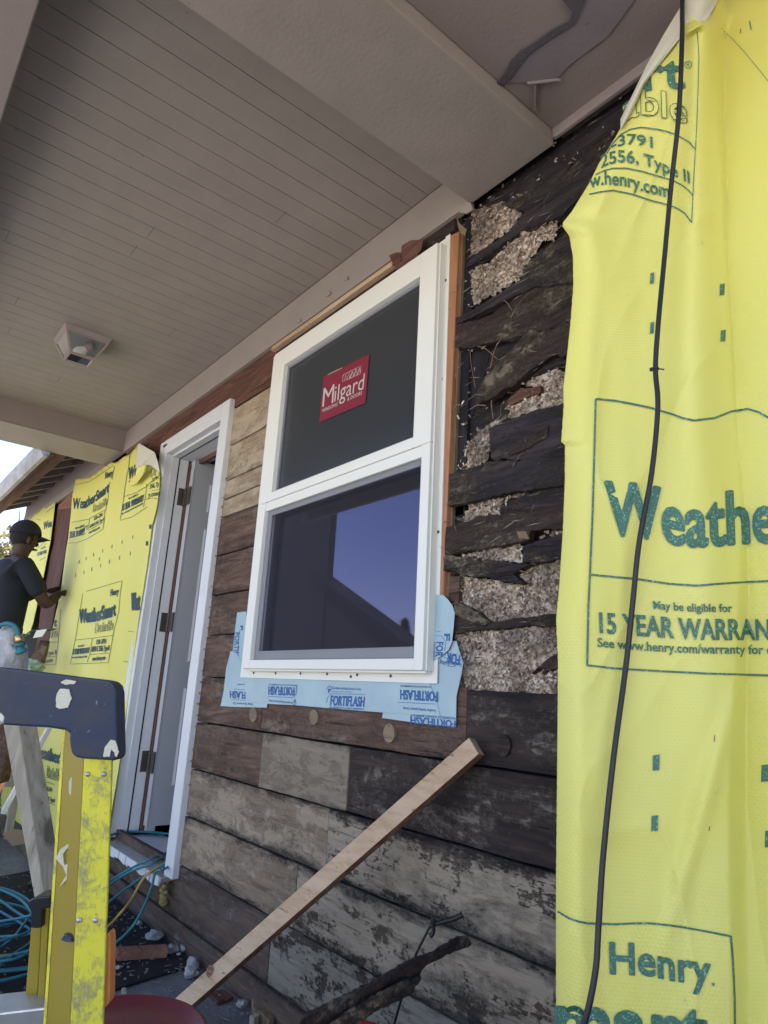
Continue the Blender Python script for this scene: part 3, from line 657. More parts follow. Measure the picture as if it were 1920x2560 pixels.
bm = B(); box(bm, -8.2, -4.93, .905, .93, 2.50, 2.64); box(bm, -8.2, -4.93, .93, 1.02, 2.525, 2.54); part('fascia', bm, M['sheath_red'], bevel=.003)
bm = B()
prof = [(.90, 2.60), (.90, 2.49), (.885, 2.475), (.86, 2.475), (.845, 2.50), (.835, 2.53), (.845, 2.555), (.835, 2.58), (.835, 2.60)]
for a, b_ in zip(prof, prof[1:]):
    bm.faces.new([bm.verts.new(p) for p in ((-8.2, a[0], a[1]), (-4.93, a[0], a[1]), (-4.93, b_[0], b_[1]), (-8.2, b_[0], b_[1]))])
part('gutter', bm, M['gutter'])
# ---- far opening: red-brown plywood jamb
quad_y('door_jamb', [(144, 1268), (178, 1268), (160, 1400), (138, 1520), (112, 1660), (92, 1690), (88, 1640), (104, 1500), (122, 1410)], 1.30, .12, 'plywood_red')
quad_y('door_header', [(146, 1262), (186, 1225), (184, 1268), (146, 1274)], 1.292, .05, 'lath')

# ---- entry door
dr = thing('door', None, None); dr.parent = house
dr.location = (-1.05, .12, .28); WH = Vector((-1.05, .12, .28)) + house.location
xl = -3.555
bm = B(); box(bm, xl - .044, xl, 1.405, 2.16, .295, 2.255); box(bm, xl - .0005, xl + .0035, 1.403, 1.411, .295, 2.255); part('door_leaf', bm, M['door'], dr, bevel=.002)
def panel(y0, y1, z0, z1):
    b_ = B(); g = .022; X = xl + .001
    o_ = [Vector((X, y0, z0)), Vector((X, y1, z0)), Vector((X, y1, z1)), Vector((X, y0, z1))]
    i_ = [Vector((X + .010, y0 + g * .5, z0 + g * .5)), Vector((X + .010, y1 - g * .5, z0 + g * .5)), Vector((X + .010, y1 - g * .5, z1 - g * .5)), Vector((X + .010, y0 + g * .5, z1 - g * .5))]
    k_ = [Vector((X + .001, y0 + g, z0 + g)), Vector((X + .001, y1 - g, z0 + g)), Vector((X + .001, y1 - g, z1 - g)), Vector((X + .001, y0 + g, z1 - g))]
    l_ = [Vector((X + .006, y0 + g * 2, z0 + g * 2)), Vector((X + .006, y1 - g * 2, z0 + g * 2)), Vector((X + .006, y1 - g * 2, z1 - g * 2)), Vector((X + .006, y0 + g * 2, z1 - g * 2))]
    for A, Q in ((o_, i_), (i_, k_), (k_, l_)):
        a = [b_.verts.new(p) for p in A]; q = [b_.verts.new(p) for p in Q]
        for n_ in range(4): b_.faces.new((a[n_], a[(n_ + 1) % 4], q[(n_ + 1) % 4], q[n_]))
    b_.faces.new([b_.verts.new(p) for p in l_]); part('door_panel', b_, M['door'], dr)
for z0, z1 in ((1.955, 2.13), (1.11, 1.86), (.48, .98)):
    for y0 in (1.51, 1.82): panel(y0, y0 + .24, z0, z1)
for (u0, v0, u1, v1) in ((449, 1216, 477, 1258), (397, 1530, 430, 1577), (340, 1882, 373, 1932)):
    zc = (onX((u0 + u1) / 2, (v0 + v1) / 2, -3.57).z); b_ = B()
    box(b_, -3.640, -3.6325, 1.362, 1.402, zc - .052, zc + .052); box(b_, -3.60, xl + .004, 1.395, 1.4045, zc - .052, zc + .052)
    for k in range(5): lathe(b_, [(.0075, 0), (.0075, .019)], (-3.603, 1.392, zc - .051 + .0205 * k), 10)
    box(b_, -3.640, -3.600, 1.3975, 1.4015, zc - .052, zc + .052)
    part('hinge', b_, M['steel'], dr, bevel=.001)
fr = thing('door_frame', None, None); fr.parent = house; fr.location = (-1.0, 0, .2)
def casing(x0, x1, z0, z1, name='casing'):
    b_ = B(); box(b_, x0, x1, 1.262, 1.345, z0, z1); return part(name, b_, M['casing'], fr, bevel=.004)
casing(-3.755, -3.715, .24, 2.365); casing(-3.7148, -3.645, .24, 2.345)
casing(-2.938, -2.852, .225, 2.365)
casing(-3.7145, -2.9385, 2.322, 2.365); casing(-3.6445, -2.9385, 2.275, 2.3215)
# inner step of the brickmould, the jambs and their dark joints
b_ = B(); box(b_, -3.6445, -3.634, 1.300, 1.40, .26, 2.274); box(b_, -2.945, -2.9385, 1.300, 1.50, .26, 2.274); box(b_, -3.634, -2.945, 1.300, 1.50, 2.262, 2.2745); part('jamb', b_, M['casing'], fr, bevel=.002)
b_ = B(); box(b_, -3.6448, -3.6325, 1.340, 1.347, .26, 2.262); box(b_, -3.634, -2.945, 1.340, 1.347, 2.2605, 2.2615); part('caulk_joint', b_, M['dark'], fr)
b_ = B(); box(b_, -3.640, -3.612, 1.4025, 1.420, .26, 2.24); box(b_, -3.64, -2.95, 1.43, 1.455, 2.235, 2.2615); part('weatherstrip', b_, M['strip'], fr, bevel=.002)
b_ = B(); box(b_, -3.70, -3.60, 1.4202, 1.47, .26, 2.28); part('jamb', b_, M['casing'], fr)
# threshold
b_ = B(); hexa(b_, [(-3.70, 1.235, .205), (-2.90, 1.235, .205), (-2.90, 1.235, .222), (-3.70, 1.235, .222)], [(-3.70, 1.36, .215), (-2.90, 1.36, .215), (-2.90, 1.36, .246), (-3.70, 1.36, .246)])
box(b_, -3.70, -2.945, 1.300, 1.312, .2445, .256); box(b_, -3.70, -2.945, 1.322, 1.328, .2445, .252)
part('threshold', b_, M['alu'], fr, bevel=.002)
b_ = B(); box(b_, -3.70, -2.945, 1.3605, 1.52, .216, .242); part('sill', b_, M['casing'], fr, bevel=.003)
# chipped white caulk along the sill and yellow foam in its corner
b_ = B(); rnd = random.Random(9); x = -3.70
while x < -2.95:
    l = rnd.uniform(.02, .06); f = [Vector((x, 1.228, .205)), Vector((x + l, 1.228, .205 - rnd.uniform(0, .004))), Vector((x + l, 1.23, .228)), Vector((x, 1.23, .228))]
    f[0].z -= rnd.uniform(.004, .016); f[1].z -= rnd.uniform(.004, .016); hexa(b_, f, [p + Vector((0, .008, 0)) for p in f]); x += l + rnd.choice((0, 0, .012))
part('caulk', b_, M['casing'], fr)
b_ = B()
for k in range(9): rock(b_, (-2.905 + rnd.uniform(-.025, .03), 1.262 + rnd.uniform(-.02, .01), .205 - k * .009 + rnd.uniform(-.01, .01)), rnd.uniform(.008, .018))
part('spray_foam', b_, M['foam'], fr)
b_ = B()
for k in range(30):
    z = 1.95 - k * .047; rock(b_, (-2.846 + rnd.uniform(-.004, .006), 1.284, z), rnd.uniform(.003, .007))
part('spray_foam', b_, M['foam'], fr)

# ---- the new window
wn = thing('window', None, None); wn.parent = house; wn.location = (.6, -.03, 1.0)
FX0, FX1, FZ0, FZ1, YF = -2.402, -1.366, 1.066, 2.418, 1.245
b_ = B()
def frame(b_, X0, X1, Z0, Z1, x0, x1, z0, z1, ya, yb):
    box(b_, X0, x0, ya, yb, Z0, Z1); box(b_, x1, X1, ya, yb, Z0, Z1); box(b_, x0, x1, ya, yb, Z0, z0); box(b_, x0, x1, ya, yb, z1, Z1)
UX0, UX1, UZ0, UZ1 = -2.309, -1.446, 1.764, 2.333
LX0, LX1, LZ0, LZ1 = -2.349, -1.404, 1.099, 1.690
box(b_, FX0, LX0, YF, 1.33, FZ0, 1.727); box(b_, LX1, FX1, YF, 1.33, FZ0, 1.727); box(b_, LX0, LX1, YF, 1.33, FZ0, LZ0); box(b_, LX0, LX1, YF + .004, 1.33, LZ1, 1.727)
part('frame', b_, M['white'], wn, bevel=.003)
b_ = B(); frame(b_, FX0, FX1, 1.728, FZ1, UX0, UX1, UZ0, UZ1, YF, 1.33); part('sash', b_, M['white'], wn, bevel=.003)
b_ = B(); frame(b_, UX0 + .0005, UX1 - .0005, UZ0 + .0005, UZ1 - .0005, UX0 + .012, UX1 - .012, UZ0 + .012, UZ1 - .012, YF + .020, YF + .032); part('glazing_bead', b_, M['screenf'], wn)
b_ = B(); box(b_, -2.478, -1.345, 1.281, 1.284, 1.034, FZ0); box(b_, -2.478, FX0, 1.281, 1.284, FZ0, 2.45); box(b_, FX1, -1.345, 1.281, 1.284, FZ0, 2.457)
box(b_, FX0, FX1, 1.281, 1.284, FZ1, 2.45); part('nail_fin', b_, M['white'], wn)
b_ = B(); box(b_, FX1, FX1 + .006, 1.256, 1.2805, FZ0, FZ1); box(b_, FX0, FX1, 1.256, 1.2805, FZ0 - .007, FZ0); part('frame_step', b_, M['white'], wn, bevel=.001)
b_ = B(); c2 = crop(.38577, 540, 1440)
for px in c2((245, 628), (387, 630), (548, 632), (720, 635), (874, 652), (915, 640), (1132, 648), (1394, 120), (1377, 507)) + [(1114, 701), (1104, 948), (1096, 1330)]:
    p = onY(*px, 1.280); b_ = B(); lathe(b_, [(.0, .0015), (.0045, .0015), (.0045, 0.0)], p, 10, axis=(0, -1, 0)); part('nail_head', b_, M['steel'], wn)
b_ = B(); box(b_, UX0, UX1, 1.2705, 1.275, UZ0, UZ1); part('pane', b_, M['glass_up'], wn)
b_ = B(); box(b_, LX0, LX1, 1.296, 1.300, LZ0, LZ1); part('pane', b_, M['glass_lo'], wn)
b_ = B(); frame(b_, LX0 + .001, LX1 - .001, LZ0 + .001, LZ1 - .001, LX0 + .034, LX1 - .02, LZ0 + .034, LZ1 - .02, 1.262, 1.272); part('screen_frame', b_, M['screenf'], wn, bevel=.002)
b_ = B(); b_.faces.new([b_.verts.new(q) for q in ((LX0 + .03, 1.267, LZ0 + .03), (LX1 - .015, 1.267, LZ0 + .03), (LX1 - .015, 1.267, LZ1 - .015), (LX0 + .03, 1.267, LZ1 - .015))]); part('screen', b_, M['screen'], wn)
b_ = B(); box(b_, LX0 - .0, LX0 + .04, 1.302, 1.34, LZ0, 2.33); box(b_, LX0 + .10, LX0 + .14, 1.38, 1.44, LZ0, 2.4); part('inner_jamb', b_, M['casing'], wn)
SY = 1.268
ss = lambda u, v, l=0: onY(u, v, SY - l)
b_ = B(); sp = t_((500, 1135), (840, 962), (810, 1325), (468, 1470))
hexa(b_, [ss(*p, .0005) for p in sp][::-1], [ss(*p, 0) for p in sp][::-1], 0)
def tt(s, a, b, up, off=.0): (ax, ay), (bx, by) = t_(a, b); k = .33755; U = ((up[0][0] * k, up[0][1] * k), (up[1][0] * k, up[1][1] * k)); text_px(b_, s, [(ax, ay), (bx, by)], U, ss, off, 1, .001)
tt('M', (490, 1356), (572, 1322), ((12, -138), (10, -138)), .0); tt('ilgard', (578, 1318), (795, 1222), ((10, -120), (12, -118)), .0)
tt('WINDOWS', (487, 1398), (603, 1346), ((2, -26), (2, -26)), .01); tt('& DOORS', (676, 1310), (784, 1262), ((2, -26), (2, -26)), .01)
for a in ([(645, 1118), (778, 1050), (772, 1108), (640, 1168), (645, 1118)], [(655, 1155), (668, 1115), (672, 1150), (692, 1100), (694, 1142)], [(694, 1142), (716, 1090), (722, 1130), (744, 1072), (748, 1118), (770, 1062), (772, 1100)]):
    line_px(b_, t_(*a), 2.2 if len(a) != 5 else 1.2, ss, 1, .001)
line_px(b_, t_((532, 1116), (637, 1065)), 1.5, ss, 1, .001)
part('sticker', b_, [M['sticker'], M['stickerw']], wn)
# ============================================================ FLASHING TAPE round the window
def tape(px, y, label, texts):
    def sf(u, v, l=0):
        p = onY(u, v, y); k = noise.noise(Vector((p.x * 9, p.z * 9, y * 50))) * .0012
        p.y += k - l; return p
    b_ = B(); pts = []
    for (a, b2) in zip(px, px[1:] + px[:1]):
        for k in range(3): pts.append((a[0] + (b2[0] - a[0]) * k / 3, a[1] + (b2[1] - a[1]) * k / 3))
    f = [sf(*p) for p in pts]; hexa(b_, f, [p + Vector((0, .0007, 0)) for p in f])
    o = obj('flashing_tape', b_, M['tape']); tag(o, label, 'flashing tape', 'pale blue flashing tape pieces around the window')
    b_ = B()
    for t in texts:
        if t[0] == 'L': line_px(b_, c2(*t[1]), t[2], sf, 0, .0012, 40)
        elif t[0] == 'R': rect_px(b_, c2(*t[1]), sf, 0, .0012)
        else:
            s, base, up = t[:3]; k = .38577
            text_px(b_, s, c2(*base), (up[0] * k, up[1] * k), sf, t[3] if len(t) > 3 else .01, 0, .0012)
    if texts:
        p = obj('printed_lettering', b_, M['inkb'], o)
    return o
G = 'FORTIFLASH'; WF = 'WATERPROOF FLASHING MEMBRANE'; FB = 'Fortifiber Building Systems Group'
def icon(x, y, s=1, fl=1): return [('L', [(x - 20 * s, y), (x, y - 18 * s * fl), (x + 20 * s, y)], 1.5), ('F', [(x - 10 * s, y + 28 * s * fl), (x + 10 * s, y + 28 * s * fl)][::fl], (0, -26 * s * fl), .04)]
tape([*c2((138, 237), (195, 230), (230, 620), (100, 600), (108, 480))], 1.2885, 'upright strip of pale blue tape at the left edge of the window, lettering sideways',
     [('FORTIFL', [(127, 366), (119, 530)], (26, 1), .03), ('WATERPROOF', [(121, 370), (113, 500)], (-0, 0) if 0 else (5, 0)), ('L', [(158, 345), (150, 380), (140, 500)], 1)] + [('F', [(160, 322), (158, 352)], (16, 0), .04)])
tape([*c2((1420, 120), (1475, 125), (1505, 155), (1530, 190), (1547, 240), (1540, 330), (1528, 430), (1505, 480), (1450, 525), (1405, 558), (1390, 560), (1400, 120))], 1.2800, 'tape flap curling out right of the window, rounded top corner, letters FO sideways',
     [('FOR', [(1432, 428), (1425, 522)], (42, 0), .03), ('WATERPR', [(1415, 424), (1408, 545)], (9, 0)), ('L', [(1425, 388), (1462, 388), (1492, 430), (1482, 485)], 1.2), ('F', [(1482, 375), (1480, 420)], (34, 0), .04)])
tape([*c2((1400, 555), (1450, 522), (1525, 418), (1558, 422), (1575, 480), (1602, 560), (1590, 640), (1558, 780), (1555, 980), (1300, 952), (1074, 920), (1082, 882), (1200, 890), (1370, 700))], 1.2872, 'large ragged tape piece under the right corner of the window, longest right edge',
     [('FOR', [(1583, 515), (1500, 495)], (-8, -66) if 0 else (-6, 62), .03), ('L', [(1598, 545), (1480, 528)], 1.2), ('Fortifiber Building Syste', [(1592, 562), (1408, 545)], (-2, 26)), (G, [(1553, 938), (1262, 912)], (0, 44), .03), (WF, [(1556, 915), (1262, 893)], (0, 16)), ('dno', [(1428, 688), (1388, 684)], (0, 16))])
tape([*c2((95, 485), (130, 500), (190, 600), (240, 760), (332, 828), (330, 853), (160, 850), (30, 843), (50, 740), (65, 600))], 1.2868, 'tape piece under the left corner of the window with a slanting left edge',
     [('FLASH', [(192, 752), (92, 745)], (0, 44), .03), ('L', [(192, 806), (100, 800)], 1), ('ding Systems Gr', [(240, 826), (110, 818)], (0, 14)), ('L', [(190, 738), (120, 732)], 1), ('your', [(190, 700), (140, 698)], (0, 12))] )
tape([*c2((150, 640), (1385, 665), (1388, 700), (1430, 820), (1452, 906), (1250, 896), (1075, 885), (750, 858), (520, 838), (330, 828), (205, 822), (180, 740))], 1.2858, 'long horizontal band of pale blue flashing tape directly under the window sill',
     [(G, [(742, 838), (960, 846)], (6, -62), .03), (WF, [(735, 857), (958, 868)], (0, -11)), (FB, [(760, 733), (940, 740)], (0, -15)), ('Protecting Your Home From the Elements', [(757, 752), (880, 755)], (0, -7)), ('L', [(718, 822), (722, 792), (745, 763), (967, 767)], 1.2), *icon(738, 730),
      (G, [(508, 722), (342, 716)], (0, 52), .03), (WF, [(524, 704), (345, 699)], (0, 9)), ('L', [(337, 780), (500, 788), (520, 765), (526, 705)], 1.2), (FB, [(495, 815), (345, 803)], (0, 14)), *icon(508, 822, .8, -1),
      (G, [(1436, 752), (1197, 738)], (0, 60), .03), (WF, [(1395, 714), (1197, 706)], (0, 12)), ('L', [(1180, 818), (1420, 830)], 1.2), (FB, [(1425, 866), (1215, 850)], (0, 17))])

# ============================================================ LEFT HOUSE WRAP (on the wall beyond the door)
c6 = crop(.25316, 0, 1080); c7 = crop(.25316, 0, 1480); q6 = crop(.3075, 0, 1880)
def wl(u, v, l=0):
    p = onY(u, v, 1.262); a = Vector((p.x * 2.1, p.z * 1.3, 4))
    d = noise.noise(a) * .022 + abs(noise.noise(Vector((p.x * 3.5 + p.z * 1.2, p.z * .8, 9)))) * .02
    return onY(u, v, 1.262 - d - l)
def wlsheet(outline, label, surf, mt, name='house_wrap'):
    """fill an outline with a fine grid that follows the wrinkled surface"""
    u0 = min(p[0] for p in outline); u1 = max(p[0] for p in outline); v0 = min(p[1] for p in outline); v1 = max(p[1] for p in outline)
    b_ = B(); vs = [b_.verts.new((p[0], p[1], 0)) for p in outline]; b_.faces.new(vs)
    n = int((u1 - u0) / 7); m_ = int((v1 - v0) / 9)
    for i in range(1, n): bmesh.ops.bisect_plane(b_, geom=b_.verts[:] + b_.edges[:] + b_.faces[:], plane_co=(u0 + (u1 - u0) * i / n, 0, 0), plane_no=(1, 0, 0))
    for i in range(1, m_): bmesh.ops.bisect_plane(b_, geom=b_.verts[:] + b_.edges[:] + b_.faces[:], plane_co=(0, v0 + (v1 - v0) * i / m_, 0), plane_no=(0, 1, 0))
    for v in b_.verts: v.co = surf(v.co.x, v.co.y, 0)
    o = obj(name, b_, mt, smooth=True); s = o.modifiers.new('solid', 'SOLIDIFY'); s.thickness = .0008; s.offset = -1 if False else 1
    return tag(o, label, 'house wrap', 'sheets of yellow house wrap')
out = c6((745, 470), (800, 462), (850, 452), (920, 420), (1010, 360), (1095, 298), (1130, 305), (1165, 290), (1220, 245), (1280, 222), (1330, 165), (1370, 112), (1450, 155), (1530, 205), (1560, 330), (1578, 450), (1572, 580), (1545, 760), (1500, 930)) + [(370, 1400), (345, 1560), (318, 1760), (300, 1900), (270, 2080)] + [(262, 2130)] + q6((560, 880), (432, 905), (372, 745), (240, 590), (112, 642), (0, 532)) + [(2, 1990), (32, 1880), (60, 1800), (96, 1677), (127, 1590)] + c7((595, 20),) + c6((610, 1500), (650, 1180), (672, 1050), (700, 800), (712, 640))
wrapL = wlsheet(out, 'yellow house wrap nailed to the wall left of the open door, top corner folded', wl, M['wrap_far'])
b_ = B()
def T(cr, s, base, up, off=.03, y=False):
    k = .25316 if cr is not q6 else .3075
    text_px(b_, s, cr(*base), (up[0] * k, up[1] * k), wl, off, 1 if y else 0, .004 if y else .0025)
def T2(cr, s, base, up): T(cr, s, base, up, .035); T(cr, s, base, up, -.004, True)
def Ln(cr, *pts, w=1.0): line_px(b_, cr(*pts), w, wl, 0, .0025, 8)
MB = 'May be eligible for'; YW_ = '15 YEAR WARRANTY'; SW = 'See www.henry.com/warranty for details'; AS = 'ASTM E 2556, Type II'; HC = 'www.henry.com'
Ln(c6, (742, 520), (800, 508), (880, 490), (960, 440), (1118, 330)); Ln(c6, (1085, 490), (1070, 560), (1070, 650), (1045, 760), (1030, 800), (1030, 860), (1015, 960))
Ln(c6, (705, 893), (780, 880), (880, 858), (960, 810), (1040, 770)); Ln(c6, (672, 1098), (760, 1092), (850, 1060), (1015, 960)); Ln(c6, (885, 860), (868, 975), (1028, 885)); Ln(c6, (1130, 340), (1105, 470))
T(c6, 'WeatherSmart', [(714, 758), (840, 750), (950, 680), (1068, 590)], (10, -100), .03); T2(c6, 'Drainable', [(915, 790), (980, 765), (1048, 712)], (10, -75)); T(c6, 'Henry', [(1036, 462), (1108, 430)], (6, -62))
T(c6, MB, [(743, 962), (835, 930)], (2, -22)); T(c6, 'YEAR WARRANTY', [(684, 1035), (780, 1020), (862, 965)], (4, -48)); T(c6, 'ww.henry.com/warranty for', [(680, 1052), (850, 1008)], (2, -18)); T(c6, 'ESR-3791', [(928, 872), (1008, 832)], (4, -34)); T(c6, AS, [(882, 950), (1022, 872)], (3, -30)); T(c6, HC, [(873, 1008), (985, 952)], (3, -28))
Ln(c6, (1280, 225), (1268, 360), (1248, 440), (1240, 520)); Ln(c6, (1236, 520), (1222, 640), (1200, 780), (1185, 874), (1300, 840), (1455, 738)); Ln(c6, (1222, 638), (1330, 605), (1440, 540), (1495, 490)); Ln(c6, (1450, 512), (1435, 640), (1415, 745)); Ln(c6, (1430, 668), (1500, 650), (1560, 662)); Ln(c6, (1500, 580), (1568, 568))
T(c6, 'We', [(1264, 468), (1350, 425)], (10, -112), .03); T(c6, 'uar', [(1272, 515), (1320, 508), (1368, 478)], (4, -50), .05)
T(c6, MB, [(1268, 668), (1365, 622)], (2, -20)); T(c6, YW_, [(1208, 778), (1415, 680)], (5, -62)); T(c6, SW, [(1203, 818), (1410, 712)], (2, -20)); T(c6, '-3791', [(1490, 502), (1560, 462)], (2, -34)); T(c6, '556, Ty', [(1480, 560), (1566, 532)], (3, -42)); T(c6, 'y.com', [(1462, 642), (1566, 625)], (3, -45)); T2(c6, 'Dr', [(1480, 445), (1545, 420)], (10, -80))
for x, y0, y1 in ((1310, 1020, 1056), (1205, 1070, 1102), (1105, 1113, 1147), (1015, 1155, 1190), (922, 1193, 1226), (851, 1232, 1264), (780, 1265, 1300), (1286, 1180, 1220), (1180, 1222, 1258), (981, 1238, 1268), (1080, 1262, 1298), (993, 1300, 1336), (905, 1335, 1372), (829, 1368, 1402), (747, 1397, 1432)):
    Ln(c6, (x + 2, y0), (x - 3, y1), w=1.3)
for x, y in ((1485, 935), (1452, 1100)): rect_px(b_, c6((x - 12, y - 22), (x + 12, y - 22), (x + 8, y + 22), (x - 14, y + 22)), wl, 0, .0025)
Ln(c7, (820, 10), (800, 120), (770, 300), (740, 475), (715, 600), (695, 712), (1068, 697), (1090, 580), (1115, 428), (1140, 320), (1170, 200), (1188, 0)); Ln(c6, (850, 1575), (1205, 1468), (1188, 1580)); Ln(c7, (740, 475), (920, 455), (1115, 428)); Ln(c7, (910, 460), (888, 612), (860, 692)); Ln(c7, (885, 617), (1080, 603))
T(c7, 'Henry', [(1088, 38), (1168, 22)], (6, -62)); T(c7, 'WeatherSmart', [(785, 305), (960, 285), (1138, 228)], (2, -130), .05); T2(c7, 'Drainable', [(935, 402), (1112, 368)], (10, -92)); T(c7, MB, [(770, 542), (832, 535)], (2, -18)); T(c7, YW_, [(716, 617), (880, 600)], (5, -52), .05); T(c7, SW, [(708, 655), (858, 645)], (2, -20)); T(c7, 'ESR-3791', [(950, 516), (1042, 508)], (4, -45)); T(c7, AS, [(900, 590), (1075, 575)], (4, -50)); T(c7, HC, [(910, 680), (1035, 666)], (4, -42))
T2(c7, 'le', [(498, 452), (566, 442)], (6, -84)); T(c7, '91', [(456, 560), (486, 556)], (3, -36)); T(c7, ', Type II', [(440, 628), (553, 612)], (3, -40)); T(c7, 'ry.com', [(420, 702), (515, 690)], (3, -40)); Ln(c7, (455, 500), (574, 492)); Ln(c7, (430, 643), (555, 637)); Ln(c7, (405, 722), (548, 714), (574, 492), (598, 170)); T(c7, 't', [(530, 340), (556, 335)], (6, -75), .06)
T(c7, 'Weat', [(1296, 180), (1375, 170)], (6, -165), .05); Ln(c7, (1262, 388), (1325, 392)); Ln(c7, (1215, 686), (1270, 692))
T(c7, 'WeatherSmart', [(325, 1618), (460, 1655), (600, 1700), (760, 1750)], (4, -118), .05); T2(q6, 'Drainable', [(378, 205), (482, 235)], (8, -90)); T(q6, 'ESR-3791', [(362, 308), (420, 326)], (3, -32)); T(q6, AS, [(322, 365), (442, 412)], (3, -32)); T(q6, HC, [(318, 440), (405, 482)], (3, -34)); Ln(q6, (245, 185), (330, 222)); Ln(q6, (310, 372), (445, 432), w=1.3); Ln(q6, (308, 452), (418, 520), w=1.3); Ln(q6, (362, 240), (445, 265))
T(q6, 'ESR', [(62, 130), (90, 142)], (3, -28)); T(q6, 'ASTM', [(30, 185), (85, 205)], (3, -28)); T(q6, HC, [(20, 240), (55, 252)], (3, -26)); Ln(q6, (20, 60), (95, 90)); Ln(q6, (0, 205), (60, 270))
obj('printed_lettering', b_, [M['inkf'], M['wrapy']], wrapL)
# folded-back corner
b_ = B(); P = lambda x, y, l: wl(*c6((x, y))[0], l)
for q in ([(1372, 110, .05), (1530, 202, .034), (1352, 362, .05), (1340, 250, .03)], [(1530, 202, .034), (1560, 300, .05), (1580, 400, .035), (1500, 335, .05), (1440, 322, .034), (1352, 362, .05)]):
    b_.faces.new([b_.verts.new(P(*p)) for p in q])
o = obj('folded_corner', b_, M['wrapback'], wrapL); s = o.modifiers.new('solid', 'SOLIDIFY'); s.thickness = .001
b_ = B(); b_.faces.new([b_.verts.new(P(*p)) for p in ((1352, 362, .051), (1440, 322, .056), (1415, 420, .045), (1345, 515, .032), (1295, 528, .02), (1262, 515, .012), (1290, 480, .02), (1335, 440, .035))])
o = obj('folded_corner', b_, M['wrap_far'], wrapL); s = o.modifiers.new('solid', 'SOLIDIFY'); s.thickness = .001
# far wrap
wf = lambda u, v, l=0: onY(u, v, 1.275 - l + noise.noise(Vector((u * .03, v * .02, 2))) * .01)
wrapF = wlsheet(c6((550, 668), (500, 700), (430, 742), (350, 800), (290, 855), (235, 905), (200, 1100), (170, 1400)) + c7((100, 0), (150, 400), (290, 420), (330, 300)) + c6((430, 1430), (470, 1230), (500, 1080), (540, 760)), 'yellow house wrap on the far wall beyond the opening, behind the workman', wf, M['wrap_far'])
b_ = B()
def TF(s, base, up, off=.04): text_px(b_, s, c6(*base), (up[0] * .25316, up[1] * .25316), wf, off, 0, .002)
TF('Wea', [(428, 965), (510, 930)], (4, -72)); TF(MB, [(402, 1160), (455, 1138)], (2, -14)); TF('15 YEAR WAR', [(370, 1225), (458, 1195)], (3, -34))
for l_ in ([(400, 870), (360, 862)], [(450, 1075), (372, 1150)], [(455, 1235), (390, 1268)], [(410, 1150), (458, 1100)], [(455, 795), (530, 735)]): line_px(b_, c6(*l_), 1, wf, 0, .002)
obj('printed_lettering', b_, M['inkf'], wrapF)

# ============================================================ RIGHT HOUSE WRAP (loose sheet hanging at the right)
UL = [(-250, 1850), (-100, 1815), (0, 1795), (22, 1786), (40, 1776), (58, 1745), (96, 1690), (150, 1648), (200, 1610), (236, 1597), (290, 1573), (320, 1553), (374, 1521), (407, 1499), (458, 1474), (529, 1430), (558, 1407), (566, 1407), (590, 1424), (641, 1433), (712, 1434), (806, 1427), (900, 1417), (970, 1409), (1011, 1410), (1090, 1405), (1106, 1403), (1110, 1413), (1195, 1413), (1325, 1408), (1477, 1398), (1548, 1391), (1657, 1396), (1898, 1394), (2204, 1391), (2560, 1391), (2800, 1391)]
def interp(tb, x):
    if x <= tb[0][0]: return tb[0][1]
    for a, b2 in zip(tb, tb[1:]):
        if x <= b2[0]: return a[1] + (b2[1] - a[1]) * (x - a[0]) / (b2[0] - a[0])
    return tb[-1][1]
def sm(x): x = max(0, min(1, x)); return x * x * (3 - 2 * x)
def shf(u, v, l=0):
    d = ray(u, v); nx, ny = -.77, .64; c = 1.202
    ul = interp(UL, v)
    f = 0
    k = (u - ul) / 70.0
    if k < 1: f -= .045 * (1 - max(k, -.3)) ** 2                               # edge rolls away
    # a long soft pillar fold, then the sheet falls back to the wall behind it
    uc = interp([(-200, 1770), (200, 1745), (600, 1735), (1100, 1742), (1500, 1768), (2000, 1790), (2800, 1800)], v)
    am = interp([(-200, .02), (200, .04), (900, .045), (1300, .030), (1700, .024), (2800, .012)], v)
    wd = interp([(-200, 28), (200, 40), (900, 70), (1600, 95), (2800, 120)], v)
    f += am * math.exp(-((u - uc) / wd) ** 2)
    fall = interp([(-200, 1790), (80, 1790), (400, 1822), (900, 1848), (1300, 1875), (2000, 1840), (2800, 1850)], v)
    dep = interp([(-200, .07), (500, .075), (1000, .06), (1400, .035), (2000, .05), (2800, .03)], v)
    f -= dep * sm((u - fall + 25) / 50)
    f += .012 * math.sin((u - 1400) / 62.0 + v / 400) * sm((v - 250) / 400) * sm((1500 - v) / 600)
    f += noise.noise(Vector((u / 210, v / 420, 1))) * .012 + noise.noise(Vector((u / 70, v / 170, 6))) * .003
    rg = 1 - abs(noise.noise(Vector((u / 190 + v / 900, v / 520, 11)))) * 2; f += .0045 * max(0, rg) ** 5          # sharp little creases
    # crease from the left tip, and diagonal creases low down
    f -= .012 * math.exp(-((v - 552 + (u - 1410) * .12) / 20) ** 2) * sm((1560 - u) / 120)
    s_ = (u - 1790) + (v - 1900) * .28
    f += .012 * math.exp(-(s_ / 26) ** 2) * sm((v - 1650) / 200) * sm((2500 - v) / 400)
    s2 = (u - 1812) - (v - 90) * .92
    f -= .010 * math.exp(-(s2 / 10) ** 2) * sm((u - 1800) / 20) * sm((400 - v) / 100)
    c -= f + l
    f2 = interp([(-300, .20), (0, .13), (300, .05), (600, 0), (3000, 0)], v); c -= f2
    t = min(c / (nx * d.x + ny * d.y), (1.268 - l) / max(d.y, 1e-6))
    if d.z > 0: t = min(t, (1.568 - l) / d.z)
    return CAM + d * t
bm = B()
rows = 340; cols = 240
